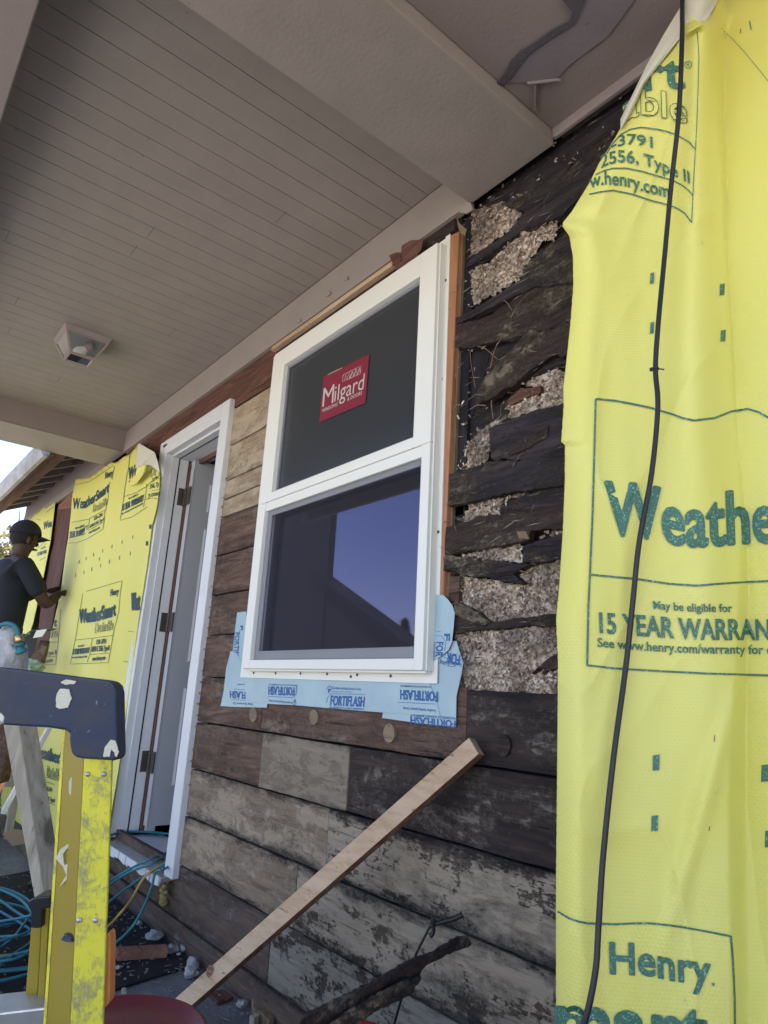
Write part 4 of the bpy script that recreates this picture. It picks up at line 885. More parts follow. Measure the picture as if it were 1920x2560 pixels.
def gf(i, j):
    v = -220 + 3000 * j; ul = interp(UL, v) + noise.noise(Vector((v / 9.0, 0, 0))) * 1.2
    return shf(ul + (2280 - ul) * i ** 1.15, v)
grid(bm, gf, cols, rows)
wrapR = obj('house_wrap', bm, M['wrap'], smooth=True); tag(wrapR, 'large loose sheet of embossed yellow house wrap hanging at the right behind the black cable', 'house wrap', 'sheets of yellow house wrap')
s = wrapR.modifiers.new('solid', 'SOLIDIFY'); s.thickness = .0009
b_ = B(); K = 1.1573
a2 = crop(.2713, 1500, 0); dd_ = crop(K, 0, 0); m4 = crop(.57866, 960, 640); m5 = crop(.57866, 960, 1280); m8 = crop(.57866, 960, 1920)
def R(cr, k, s, base, up, off=.02, y=0): text_px(b_, s, cr(*base), ((up[0] * k, up[1] * k)), shf, off, 1 if y else 0, .0042 if y else .0032)
def RL(cr, *pts, w=5): line_px(b_, cr(*pts), w, shf, 0, .0032, 6)
R(a2, .2713, 'rt', [(415, 835), (590, 800), (775, 815)], (-20, -295), .034)
line_px(b_, [(1500 + .2713 * (812 + 33 * math.cos(k * .3927)), .2713 * (597 + 33 * math.sin(k * .3927))) for k in range(17)], 1.8, shf, 0, .0018, 99); R(a2, .2713, 'R', [(800, 614), (826, 616)], (0, -36), .0)
for y in (0, 1): R(a2, .2713, 'able', [(215, 1120), (300, 1080), (400, 1058), (540, 1065), (660, 1098), (800, 1142)], (-8, -235), (.034, .004)[y], y)
RL(a2, (60, 1415), (120, 1320), (190, 1240), (280, 1190), (380, 1172), (520, 1188), (620, 1212), (700, 1240), (770, 1280), (820, 1310), (880, 1375), w=3)
RL(a2, (-40, 1610), (40, 1570), (120, 1550), (240, 1548), (400, 1580), (500, 1612), (600, 1640), (680, 1668), (760, 1710), (812, 1750), (855, 1800), w=3)
RL(a2, (-100, 1790), (0, 1768), (120, 1752), (300, 1788), (400, 1822), (480, 1850), (560, 1868), (650, 1895), (720, 1925), (780, 1965), (845, 2050), w=3.4)
RL(a2, (893, 290), (905, 400), (912, 520), (905, 800), (892, 1150), (880, 1375), (865, 1620), (855, 1800), (845, 2050), w=2.2)
R(a2, .2713, '-3791', [(110, 1385), (180, 1345), (260, 1328), (400, 1338), (488, 1358)], (-6, -95), .02)
R(a2, .2713, '2556, Type II', [(12, 1548), (60, 1520), (180, 1492), (330, 1500), (500, 1545), (640, 1605), (740, 1645), (828, 1690)], (-8, -108), .02)
R(a2, .2713, 'w.henry.com', [(-92, 1738), (-30, 1709), (60, 1695), (240, 1712), (400, 1762), (520, 1790), (640, 1822)], (-6, -118), .02)
RL(a2, (1118, 262), (1180, 320), (1230, 370), (1310, 455), (1420, 585), (1550, 748), w=1.3)
for x0, y0, x1, y1 in ((1405, 590, 1413, 612), (1405, 697, 1413, 720), (1556, 614, 1566, 637), (1558, 714, 1568, 737), (1411, 1632, 1425, 1664), (1408, 1763, 1422, 1795), (1645, 1653, 1662, 1688), (1653, 1795, 1668, 1830)):
    rect_px(b_, dd_((x0, y0), (x1, y0 - 2), (x1 - 1, y1), (x0 - 1, y1 + 1)), shf, 0, .0034)
rect_px(b_, a2((1372, 185), (1385, 200), (1400, 280), (1385, 265)), shf, 0, .0034)
RL(m4, (915, 617), (1000, 625), (1080, 640), (1150, 655), (1250, 685), (1290, 700), (1340, 710), (1430, 700), (1500, 672), (1570, 660), (1620, 675), (1659, 697), (1720, 715)); RL(m4, (915, 617), (910, 800), (902, 1106)); RL(m5, (902, 0), (890, 270), (884, 400), (878, 662))
RL(m5, (890, 270), (1000, 281), (1100, 290), (1230, 310), (1350, 318), (1500, 306), (1660, 298), (1760, 296)); RL(m5, (878, 662), (1000, 676), (1200, 688), (1400, 698), (1659, 706), (1760, 708))
R(m4, .57866, 'Weather', [(968, 1205 - 1106 + 1100), (1080, 1212), (1200, 1222), (1320, 1252), (1420, 1248), (1560, 1240), (1800, 1235)] if 0 else [(965, 1200), (1090, 1208), (1180, 1222), (1300, 1252), (1400, 1250), (1560, 1238), (1790, 1230)], (-8, -222), .034)
R(dd_, K, MB, [(1412, 1315), (1490, 1321), (1582, 1322)], (-1, -17), .025); R(dd_, K, YW_, [(1297, 1367), (1400, 1374), (1500, 1381), (1659, 1382), (1722, 1381)], (-2, -43), .03); R(dd_, K, SW, [(1292, 1397), (1400, 1406), (1500, 1411), (1659, 1413), (1722, 1412)], (-1, -19), .025)
RL(m8, (750, 620), (800, 650), (840, 664), (880, 672), (1000, 676), (1080, 672), (1150, 672), (1230, 680), (1300, 690), (1400, 708), (1500, 728), (1506, 800), (1512, 900), (1516, 1000), (1518, 1160))
R(m8, .57866, 'Henry', [(980, 888), (1070, 892), (1140, 895), (1250, 918), (1340, 928), (1412, 938)], (-4, -132), .034)
R(m8, .57866, 'mart', [(745, 1235), (900, 1245), (1100, 1265), (1250, 1285), (1400, 1300)], (-4, -300), .034); R(m8, .57866, '.', [(1418, 940), (1428, 940)], (0, -60))
obj('printed_lettering', b_, [M['ink'], M['wrapy']], wrapR)
# reverse side of the sheet folded over at its top left
b_ = B(); O_ = [(1830, -120, .0), (1760, -60, .012), (1714, 0, .020), (1698, 22, .022), (1657, 90, .024), (1614, 168, .024), (1589, 220, .022), (1551, 298, .018), (1551, 322, .010)]
I_ = [(1850, -120, .0), (1822, -60, .006), (1797, 0, .008), (1770, 46, .010), (1700, 96, .006), (1650, 160, .006), (1612, 210, .006), (1578, 285, .005), (1553, 323, .006)]
pv = None
for a, b2 in zip(O_, I_):
    cur = [b_.verts.new(shf(a[0] + (b2[0] - a[0]) * k / 5, a[1] + (b2[1] - a[1]) * k / 5, a[2] + (b2[2] - a[2]) * k / 5 + .016 * math.sin(math.pi * k / 5))) for k in range(6)]
    if pv:
        for k in range(5): b_.faces.new((pv[k], pv[k + 1], cur[k + 1], cur[k]))
    pv = cur
o = obj('folded_edge', b_, M['wrapback'], wrapR, smooth=True)
b_ = B(); f = [shf(u, v, .034) for u, v in ((1722, 38), (1740, 50), (1757, 60), (1735, 74), (1712, 86), (1706, 60))]; b_.faces.new([b_.verts.new(p) for p in f]); obj('folded_edge', b_, M['wrapy'], wrapR)
# staples
b_ = B()
for x, y, h in ((1544, 1588, 14), (1533, 1785, 10), (1600, 62, 10)): line_px(b_, dd_((x, y), (x - 1, y + h)), 2, shf, 0, .002)
obj('staple', b_, M['steel'], wrapR)
# black cable in front of it
pts = [(1473, -120), (1474, 0), (1473, 100), (1466, 250), (1450, 400), (1436, 550), (1422, 700), (1416, 797), (1421, 880), (1408, 1020), (1381, 1170), (1367, 1300), (1352, 1440), (1325, 1640), (1303, 1850), (1293, 2000), (1286, 2100), (1262, 2212), (1225, 2300), (1190, 2380)]
b_ = B(); tube(b_, [shf(u * K, v * K, .030 + .012 * math.sin(v / 300)) for u, v in pts], .0049, 12, smooth=8)
cable = obj('cable', b_, M['black']); tag(cable, 'black cable hanging down in front of the big yellow wrap sheet', 'cable')
pz = shf(1416 * K, 797 * K, .030 + .012 * math.sin(797 / 300)); b_ = B()
lathe(b_, [(.0062, -.0022), (.0066, -.001), (.0066, .001), (.0062, .0022)], pz, 16); box(b_, pz.x - .009, pz.x - .003, pz.y - .006, pz.y - .001, pz.z - .003, pz.z + .003)
beam(b_, pz + Vector((0, -.004, 0)), pz + Vector((.014, .006, -.004)), (0, 0, .0011), (.0006, -.0006, 0)); obj('cable_tie', b_, M['black'], cable)
# ============================================================ FOREGROUND LADDER
LD = .85
lad = thing('ladder', 'worn yellow fibreglass stepladder with a paint-splashed blue plastic top in the left foreground', 'ladder', atD(243, 1905, LD) * 1.0 - Vector((0, 0, .9)))
back = RZ.copy(); back.z = 0; back.normalize()            # away from the viewer, horizontal
def lp(u, v, dep=LD): return atD(u, v, dep)
def solid(px, dep, t, name, mt, bevel=.002, dep2=None):
    n = len(px); b_ = B(); f = [lp(u, v, dep if dep2 is None else dep + (dep2 - dep) * (v - 1880) / 700) for u, v in px]
    hexa(b_, f, [p + back * t for p in f]); return obj(name, b_, M[mt], lad, bevel=bevel)
capx = [(-420, 1640), (-200, 1652), (0, 1668), (75, 1677), (130, 1684), (200, 1692), (262, 1699), (284, 1703), (295, 1714), (300, 1732), (301, 1800), (303, 1884), (300, 1897), (290, 1902), (214, 1897), (196, 1893), (187, 1884), (183, 1866), (181, 1846), (174, 1833), (160, 1825), (120, 1819), (0, 1812), (-200, 1806), (-420, 1800)]
capx = [(u - 9 if u > 180 else u, v) for u, v in capx]
solid(capx, LD - .015, .032, 'top_cap', 'cap', .004)
b_ = B()
for pp in (((141, 1735), (150, 1722), (172, 1722), (178, 1745), (170, 1768), (150, 1772), (139, 1765)), ((152, 1705), (165, 1698), (190, 1703), (186, 1710), (160, 1712)), ((258, 1893), (262, 1868), (276, 1850), (288, 1852), (297, 1880), (290, 1893), (280, 1872), (272, 1893))):
    f = []
    for (a, b2) in zip(pp, pp[1:] + pp[:1]):
        for k in range(4):
            u = a[0] + (b2[0] - a[0]) * k / 4; v = a[1] + (b2[1] - a[1]) * k / 4; n_ = noise.noise(Vector((u / 6, v / 6, 1))) * 3
            f.append(lp(u + n_, v - n_, LD - .0165))
    b_ = B(); hexa(b_, f, [p + back * .002 for p in f]); obj('paint_splash', b_, M['paintblob'], lad)
# main rail: a channel with its face to the left and a flange to the right
e = lambda u0, v0, u1, v1, V: (u0 + (u1 - u0) * (V - v0) / (v1 - v0), V)
VB = 3900
L1 = lambda V: e(152, 1880, 111, 2513, V); L2 = lambda V: e(209, 1905, 175, 2556, V); L3 = lambda V: e(279, 1911, 257, 2560, V)
solid([L2(1850), L3(1850), L3(VB), L2(VB)], LD, .006, 'rail', 'fib', .0015)
b_ = B(); f = [lp(*L1(1820), LD + .045), lp(*L2(1820), LD + .006), lp(*L2(VB), LD + .006), lp(*L1(VB), LD + .045)]; hexa(b_, f, [p + back * .006 + RX * .003 for p in f]); obj('rail', b_, M['fib2'], lad, bevel=.0015)
b_ = B(); f = [lp(*L1(1820), LD + .044), lp(L1(1820)[0] + 7, 1820, LD + .040), lp(L1(VB)[0] + 7, VB, LD + .040), lp(*L1(VB), LD + .044)]; hexa(b_, f, [p + back * .03 for p in f]); obj('rail', b_, M['fib'], lad)
for V, du in ((1935, 12), (1935, 52), (2300, 10), (2300, 50)):
    u, _ = L2(V); b_ = B(); lathe(b_, [(.0, .0022), (.0030, .0016), (.0036, 0.0)], lp(u + du, V, LD - .0002), 12, axis=-back); obj('rivet', b_, M['alu'], lad)
# second rail behind, with its dark boot
A1 = lambda V: e(77, 2320, 60, 2523, V); A2 = lambda V: e(106, 2270, 92, 2523, V); A3 = lambda V: e(122, 2270, 111, 2513, V)
solid([A1(2290), A2(2290), A2(VB), A1(VB)], LD + .10, .02, 'rail', 'fib2', .0015); solid([A2(2270), A3(2270), A3(VB), A2(VB)], LD + .085, .012, 'rail', 'fib2', .0015)
solid(q6((228, 1215), (262, 1192), (300, 1182), (410, 1172), (404, 1268), (350, 1276), (343, 1290), (335, 1430), (300, 1436), (250, 1432), (248, 1300), (228, 1260)), LD + .075, .04, 'rail_boot', 'black', .002)
# aluminium step
solid([(-520, 2590), (0, 2532), (110, 2519), (172, 2513), (172, 2640), (0, 2650), (-520, 2700)], LD + .05, .07, 'step', 'alu', .003)
solid([(-520, 3050), (0, 3060), (150, 3066), (150, 3190), (0, 3190), (-520, 3190)], LD + .05, .07, 'step', 'alu', .003)
solid([(266, 2338), (270, 2331), (275, 2338), (276, 2360), (274, 2500), (270, 2512), (262, 2520), (257, 2519), (261, 2340)], LD + .012, .02, 'guide_block', 'orange', .002)
b_ = B(); p = lp(171, 2342, LD - .001)
rock(b_, lp(174, 2342, LD + .012), .008)
obj('paint_splash', b_, M['cap'], lad)
b_ = B()
for pp in (q6((560, 240), (590, 190), (625, 205), (632, 300), (622, 400), (605, 402), (560, 330)), q6((490, 790), (540, 755), (590, 735), (600, 750), (540, 790), (510, 830), (520, 920), (575, 900), (600, 950), (560, 1020), (480, 1100), (540, 1000), (510, 930), (465, 880), (455, 860))):
    b_ = B(); f = [lp(u, v, LD + .024) for u, v in pp]; hexa(b_, f, [q + back * .002 for q in f]); obj('paint_splash', b_, M['paintblob'], lad)
# ============================================================ GREY POST LEANING BEHIND THE LADDER
b_ = B(); D1, D2 = 1.75, 1.55
tp = [(-14, 1690), (28, 1690), (56, 1700)]; bt = [(101, 2330), (124, 2330), (137, 2330)]
fa = [lp(*tp[0], D1), lp(*tp[1], D1), lp(*bt[1], D2), lp(*bt[0], D2)]
hexa(b_, fa, [p + back * .04 + RX * .028 * (1 if i in (0, 1, 2, 3) else 0) for i, p in enumerate(fa)])
o = obj('lumber', b_, M['lumber_grey'], bevel=.002); tag(o, 'weathered pale grey board leaning upright behind the yellow ladder', 'lumber')
b_ = B(); beam(b_, onY(8, 2030, .95), onY(150, 1770, 1.1), (.012, .01, .0), (0, .0, .012)); o = obj('metal_strip', b_, M['alu'], bevel=.001); tag(o, 'pale metal strip leaning across the lower yellow wrap behind the ladder', 'metal strip')
b_ = B(); beam(b_, onY(-20, 2010, .9), onY(95, 1800, 1.05), (.008, .008, 0), (0, 0, .008)); o = obj('metal_strip', b_, M['orange'], bevel=.001); tag(o, 'thin orange strip leaning left of the pale metal strip', 'metal strip')
b_ = B(); f = [lp(*q, 3.6) for q in ((-60, 1790), (28, 1812), (22, 1880), (8, 1925), (0, 1960), (-60, 1960))]; hexa(b_, f, [p + back * .1 for p in f]); o = obj('tool_bag', b_, M['sheath'], bevel=.01); tag(o, 'brown canvas bag half out of view below the blue ladder top', 'bag')
# ============================================================ DIAGONAL PINE BOARD
a = onZ(372, 2588, 0.02); top = onY(1192, 1866, 1.262)
ax = (top - a).normalized(); vw = ((a + top) / 2 - CAM).normalized()
wv = ax.cross(vw).normalized(); tv = ax.cross(wv).normalized()
rr = Matrix.Rotation(math.radians(-24), 3, ax); wv = rr @ wv; tv = rr @ tv
b_ = B(); beam(b_, a - ax * .25, top, wv * .0235, tv * .0145); o = obj('lumber', b_, [M['pine'], M['pine_bark']], bevel=.0015)
for p in o.data.polygons:
    if abs(p.normal.dot(wv)) > .9: p.material_index = 1
tag(o, 'fresh pine board with one knot leaning diagonally across the lower wall', 'lumber')
# knot in the board
kp = onY(525, 2427, 1.0); t_n = tv if tv.dot(vw) < 0 else -tv
pc = a + ax * ((onZ(525, 2427, .18) - a).dot(ax)); d_ = ray(525, 2427); pl = a + t_n * .0149
k_ = (pl - CAM).dot(t_n) / d_.dot(t_n); kp = CAM + d_ * k_
b_ = B(); q_ = t_n.to_track_quat('Z', 'Y'); ang = ax
for r0, r1, mi in ((0, .006, 0), (.006, .0085, 1), (.0085, .012, 2), (.012, .0135, 1)):
    for k in range(20):
        A = [(r, k * math.pi / 10 + dq) for r, dq in ((r0, 0), (r1, 0), (r1, math.pi / 10), (r0, math.pi / 10))]
        vs = [kp + (ax * math.cos(t) * 1.25 + wv * math.sin(t)) * r + t_n * .0003 for r, t in A]
        if r0 == 0: vs = vs[1:3] + [vs[0]]
        b_.faces.new([b_.verts.new(v) for v in vs]).material_index = mi
bmesh.ops.remove_doubles(b_, verts=b_.verts, dist=1e-6)
obj('knot', b_, [M['lath'], M['sheath_red'], M['pine_bark']], o)
# ============================================================ BUCKETS
def bucket(c, r, h, label, mt, lid=True):
    t = thing('bucket', label, 'bucket', c)
    b_ = B(); lathe(b_, [(r * .86, 0), (r * .88, .004), (r * .97, h * .86), (r * 1.03, h * .87), (r * 1.03, h * .89), (r, h * .9), (r * 1.0, h)] + ([] if lid else [(r * .95, h), (r * .92, h * .5), (r * .84, .02)]), c, 40); obj('pail', b_, M[mt], t)
    if lid:
        b_ = B(); lathe(b_, [(r * 1.04, h - .012), (r * 1.07, h - .008), (r * 1.07, h + .004), (r * 1.04, h + .009), (r * 1.0, h + .009), (r * .97, h + .001), (r * .6, h + .0005), (.0, h)], c, 48); obj('bucket_lid', b_, M['lid'], t)
    else:
        b_ = B(); lathe(b_, [(r * .99, h - .004), (r * 1.06, h - .006), (r * 1.07, h), (r * 1.03, h + .006), (r * .97, h + .004)], c, 48); obj('bucket_rim', b_, M[mt], t)
    b_ = B(); tube(b_, [Vector(c) + Vector((r * 1.06 * math.cos(q), r * 1.06 * math.sin(q), h * .84 - .10 * math.sin(q) * 1 if math.sin(q) > 0 else h * .84)) for q in [k * math.pi / 10 for k in range(11)]], .002, 6); obj('bucket_handle', b_, M['steel'], t)
    return t
cl = onZ(290, 2595, .385); bucket((cl.x, cl.y, 0), .150, .385, 'bucket with a dusty dark red lid beside the foot of the ladder', 'lid')
cr_ = onZ(850, 2640, .34); bucket((cr_.x, cr_.y, 0), .135, .34, 'open bright red bucket at the bottom edge under the charred plank', 'red', False)
# charred debris standing in / leaning by the bucket
c9 = crop(.42194, 700, 2200)
def debris(pts, dep, t, mt, label, jag=.01):
    b_ = B(); n = len(pts); f = []
    for i, (u, v) in enumerate(pts):
        u2, v2 = pts[(i + 1) % n]; m_ = max(1, int(math.hypot(u2 - u, v2 - v) / 9))
        for k in range(m_):
            uu = u + (u2 - u) * k / m_; vv = v + (v2 - v) * k / m_
            j = noise.noise(Vector((uu / 11, vv / 11, t * 90))) * jag * 380
            f.append(lp(uu + j, vv + j, dep(uu) if callable(dep) else dep))
    hexa(b_, f, [p + back * t for p in f]); o = obj('broken_board', b_, M[mt], bevel=.002); return tag(o, label, 'broken board', 'charred scraps at the bottom of the wall')
dg = lambda u: 1.46 - .26 * (1160 - u) / 460
debris(c9((150, 800), (250, 750), (400, 680), (560, 600), (760, 480), (900, 430), (1050, 345), (1120, 335), (1140, 385), (1030, 430), (850, 520), (820, 590), (690, 690), (480, 790), (400, 870), (100, 880)), dg, .012, 'sheath_dark', 'long charred plank slanting up from the red bucket at the bottom')
debris(c9((560, 690), (740, 600), (840, 580), (780, 680), (560, 790), (400, 900), (250, 900), (380, 800)), lambda u: dg(u) - .03, .012, 'char', 'short black splintered board lying over the long charred plank')
# twig / bent wire nail group
b_ = B(); tube(b_, [lp(*p, 1.50) for p in c9((670, 880), (720, 700), (790, 480), (860, 330), (895, 260), (905, 215))], .003, 8); tube(b_, [lp(*p, 1.49) for p in c9((890, 275), (960, 248), (1030, 230), (1080, 205))], lambda t: .0042 + .002 * t, 8)
tube(b_, [lp(*p, 1.48) for p in c9((905, 225), (910, 300), (890, 330))], lambda t: .002 + .005 * t, 8)
o = obj('bent_pipe', b_, M['black']); tag(o, 'thin black bent pipe sticking up in front of the peeling lower boards', 'pipe')
# ============================================================ FLOOR MAT, SCRAPS, RUBBLE
b_ = B(); pm = [onZ(-260, 2640, .0), onZ(275, 2484, .0), onZ(390, 2446, 0), onZ(470, 2424, 0), Vector((-2.585, 1.27, 0)), Vector((-4.15, 1.27, 0)), onZ(140, 2168, 0), onZ(0, 2195, 0), onZ(-200, 2238, 0)]
f = [Vector((p.x, p.y, .009)) for p in pm]; hexa(b_, f[::-1], [p - Vector((0, 0, .008)) for p in f][::-1])
bmesh.ops.recalc_face_normals(b_, faces=b_.faces)
mat_o = obj('floor_mat', b_, M['mat'], bevel=.002); tag(mat_o, 'black rubber mat on the porch floor below the door', 'mat')
s1 = crop(.27727, 240, 2150)
def scrap(px, z, h, mt, label, name='wood_scrap'):
    b_ = B(); f = [onZ(u, v, z + h) for u, v in px]; hexa(b_, f[::-1], [p - Vector((0, 0, h)) for p in f][::-1]); bmesh.ops.recalc_face_normals(b_, faces=b_.faces)
    o = obj(name, b_, M[mt], bevel=.002); return tag(o, label, 'wood scrap', 'scraps of wood on the porch floor')
scrap(s1((180, 780), (640, 756), (652, 800), (200, 830)), .01, .03, 'lath', 'red-brown piece of scrap wood lying flat on the black mat')
scrap(s1((232, 1150), (270, 1145), (288, 1235), (246, 1240)), .0, .015, 'lumber_grey', 'small chip of wood just above the red bucket lid')
scrap([(-60, 2490), (60, 2488), (62, 2512), (-60, 2525)], .01, .03, 'lath', 'reddish lath at the left edge behind the ladder rails')
scrap(s1((1405, 1240), (1450, 1215), (1610, 1420), (1560, 1440), (1420, 1330)), .0, .03, 'stud_tan', 'splintered tan piece against the wall base below the pine board')
scrap(s1((1385, 1400), (1440, 1370), (1475, 1390), (1425, 1430)), .0, .03, 'lumber_grey', 'small pale block near the wall base below the pine board')
scrap(s1((1010, 1190), (1150, 1160), (1240, 1230), (1100, 1280)), .0, .012, 'sheath_red', 'flat dark red chip on the dusty concrete beside the pine board')
rnd = random.Random(12)
for (x, y, s_, lb) in ((525, 697, .030, 'largest pale rubble chunk on the mat'), (377, 573, .016, 'rubble chunk on the mat nearest the blue hose'), (660, 825, .024, 'rubble chunk touching the end of the red-brown scrap'), (718, 818, .018, 'flat rubble chunk right of the red-brown scrap'), (815, 803, .022, 'rubble chunk close to the wall base on the mat'),
                   (868, 958, .030, 'upper of the two rubble chunks beside the pine board'), (858, 1032, .024, 'lower of the two rubble chunks beside the pine board'), (200, 974, .010, 'small pebble-like chunk on the near part of the mat'), (745, 855, .008, 'tiny crumb of rubble below the flat chunk'), (1310, 1310, .016, 'dusty chunk on the concrete by the wall base')):
    b_ = B(); u, v = s1((x, y))[0]; p = onZ(u, v, .012); rock(b_, p + Vector((0, 0, s_ * .3)), s_); o = obj('rubble', b_, M['rock']); tag(o, lb, 'rubble', 'chunks of broken concrete on the floor')
# crumbs and splinters nobody could count
b_ = B()
for _ in range(800):
    if rnd.random() < .6: p = Vector((rnd.uniform(-4.3, -1.6), 1.26 - abs(rnd.gauss(0, .28)), .011))
    else: p = Vector((rnd.uniform(-3.3, -1.5), rnd.uniform(.3, 1.25), .011))
    if rnd.random() < .5:
        l = rnd.uniform(.006, .03); q = rnd.uniform(0, 6.28); d = Vector((math.cos(q), math.sin(q), 0)) * l; n_ = Vector((-math.sin(q), math.cos(q), 0)) * rnd.uniform(.0006, .002)
        beam(b_, p, p + d, n_, (0, 0, .0008))
    else:
        s_ = rnd.uniform(.001, .0038); box(b_, p.x - s_, p.x + s_ * rnd.uniform(.5, 1.5), p.y - s_, p.y + s_, p.z - .001, p.z + s_)
tag(obj('debris', b_, M['crumb']), kind='stuff', label='crumbs and splinters scattered over the floor')
# cardboard scrap and concrete edge beyond the mat
b_ = B(); f = [onZ(u, v, .25) for u, v in q6((15, 665), (120, 625), (200, 640), (210, 740), (90, 765))]
f = [atD(u, v, 3.9) for u, v in q6((15, 665), (120, 625), (215, 640), (215, 742), (100, 765))]; hexa(b_, f, [p + back * .003 for p in f]); o = obj('cardboard', b_, M['lumber_grey']); o.data.materials[0] = paint('brown cardboard', (.30, .21, .13), .8, .2); tag(o, 'brown cardboard scrap leaning under the lower edge of the wrap', 'cardboard')
# ============================================================ HOSES AND CORDS
def floor_curve(name, pts, r, mt, label, cat, group=None, z=.02):
    b_ = B(); tube(b_, [p if isinstance(p, Vector) else onZ(p[0], p[1], p[2] if len(p) > 2 else z) for p in pts], r, 8, smooth=6)
    return tag(obj(name, b_, M[mt], smooth=True), label, cat, group)
HG = 'teal air hoses on the floor'
c4b = crop(.19289, 240, 1900)
def thr(x, y): # a point lying on the threshold
    u, v = c4b((x, y))[0]; return onZ(u, v, .262)
floor_curve('air_hose', [thr(1100, 1180), thr(915, 1205), thr(700, 1290), onY(325, 2172, 1.20), onY(268, 2206, 1.12), onY(210, 2238, 1.0), (80, 2288, .10), (-40, 2310)], .0052, 'hose', 'topmost teal hose running out over the threshold to the left', 'hose', HG)
floor_curve('air_hose', [thr(1100, 1230), thr(915, 1250), thr(720, 1345), onY(318, 2183, 1.18), onY(266, 2218, 1.1), onY(200, 2262, .98), (90, 2330, .08), (-60, 2345)], .0052, 'hose', 'second teal hose over the threshold, just under the topmost one', 'hose', HG)
floor_curve('air_hose', [thr(1050, 1300), thr(905, 1350), onY(360, 2190, 1.20), onY(310, 2226, 1.12), onY(262, 2262, 1.03), onY(200, 2296, .95), (90, 2370, .06), (-60, 2405)], .0052, 'hose', 'lowest straight teal hose over the threshold, below the yellow cord', 'hose', HG)
floor_curve('air_hose', [thr(1000, 1350), thr(870, 1420), onY(389, 2180, 1.21), onY(380, 2215, 1.19), onY(362, 2262, 1.13), (330, 2318, .12), (280, 2362), (200, 2390), (60, 2420), (-60, 2428)], .0052, 'hose', 'teal hose dropping steeply from the threshold corner onto the mat', 'hose', HG)
floor_curve('air_hose', [(-60, 2222), (30, 2232), (80, 2265), (62, 2300), (-30, 2318), (-60, 2310)], .0052, 'hose', 'teal hose curling in the coil at the far left edge', 'hose', HG)
rnd = random.Random(5)
b_pts = []
for k in range(46):
    t_a = k / 46 * 2 * math.pi * 5; rad = .33 + .05 * math.sin(k * 1.7); b_pts.append(Vector((-3.15 + rad * 1.35 * math.cos(t_a) - .02 * k * .3, .62 + rad * .7 * math.sin(t_a), .022 + .012 * (k // 9) + rnd.uniform(0, .01))))
floor_curve('air_hose', b_pts, .0052, 'hose', 'loose coil of teal hose on the mat behind the ladder', 'hose', HG)
floor_curve('air_hose', [(-60, 2430), (20, 2427), (75, 2422), (160, 2416)], .0052, 'hose', 'single teal hose lying across the mat below the coil', 'hose', HG)
floor_curve('air_hose', [thr(-60, 1060), thr(150, 990), thr(320, 940), thr(520, 928), thr(760, 940), thr(960, 960), thr(1100, 990)], .0060, 'hose', 'teal hose arching along the door sill under the door leaf', 'hose', HG)
floor_curve('extension_cord', [thr(1050, 1290), thr(905, 1328), onY(375, 2180, 1.21), onY(352, 2206, 1.18), onY(330, 2246, 1.14), onY(302, 2282, 1.05), (262, 2322, .02), (180, 2362), (60, 2385), (-60, 2392)], .0050, 'cord', 'yellow extension cord hanging from the threshold beside the hoses', 'cord')
floor_curve('cable', [(-40, 2080, .02), (20, 2095, .03), (60, 2140, .02), (85, 2185, .02), (70, 2215, .02)], .006, 'black', 'dark cable on the concrete beyond the mat at the left', 'cable')
# ============================================================ CEILING LIGHT
cl_ = Vector((-3.39, .667, 2.67)); lt = thing('ceiling_light', 'small square lantern-style porch light with a white bulb, fixed to the beadboard ceiling', 'ceiling light', cl_)
b_ = B(); s_ = .115
hexa(b_, [cl_ + Vector((x * s_, y * s_, 0)) for x, y in ((-1, -1), (1, -1), (1, 1), (-1, 1))], [cl_ + Vector((x * (s_ - .012), y * (s_ - .012), -.026)) for x, y in ((-1, -1), (1, -1), (1, 1), (-1, 1))]); bmesh.ops.recalc_face_normals(b_, faces=b_.faces); obj('mounting_plate', b_, M['taupe'], lt, bevel=.002)
T0, B0, z0, z1 = .100, .056, -.026, -.118
cg = cl_ + Vector((.0, 0, 0))
co_ = lambda x, y, t: cg + Vector((x * (T0 + (B0 - T0) * t), y * (T0 + (B0 - T0) * t), z0 + (z1 - z0) * t))
b_ = B()
for x, y in ((-1, -1), (1, -1), (1, 1), (-1, 1)): beam(b_, co_(x, y, 0), co_(x, y, 1), (.006, 0, 0), (0, .006, 0))
for t in (0, 1):
    for (a, b2) in (((-1, -1), (1, -1)), ((1, -1), (1, 1)), ((1, 1), (-1, 1)), ((-1, 1), (-1, -1))): beam(b_, co_(*a, t), co_(*b2, t), (.004, .004, 0), (0, 0, .006))
obj('lantern_frame', b_, M['taupe'], lt, bevel=.001)
b_ = B()
for (a, b2) in (((-1, -1), (1, -1)), ((1, -1), (1, 1)), ((1, 1), (-1, 1)), ((-1, 1), (-1, -1))): b_.faces.new([b_.verts.new(q) for q in (co_(*a, .02), co_(*b2, .02), co_(*b2, .98), co_(*a, .98))])
b_.faces.new([b_.verts.new(co_(x * .95, y * .95, 1)) for x, y in ((-1, -1), (1, -1), (1, 1), (-1, 1))]); obj('lantern_glass', b_, M['glass_lamp'], lt)
hd = Vector((-.62, -.55, -.35)).normalized(); h0 = cl_ + Vector((.045, .045, -.040))
b_ = B(); lathe(b_, [(.0, 0), (.020, 0), (.020, .034), (.016, .036)], h0, 16, axis=hd); obj('lamp_holder', b_, M['taupe2'], lt)
b_ = B(); lathe(b_, [(.014, .03), (.016, .045), (.022, .056), (.028, .072), (.029, .085), (.024, .10), (.013, .110), (0.0005, .112)], h0, 18, axis=hd); obj('bulb', b_, M['white'], lt)
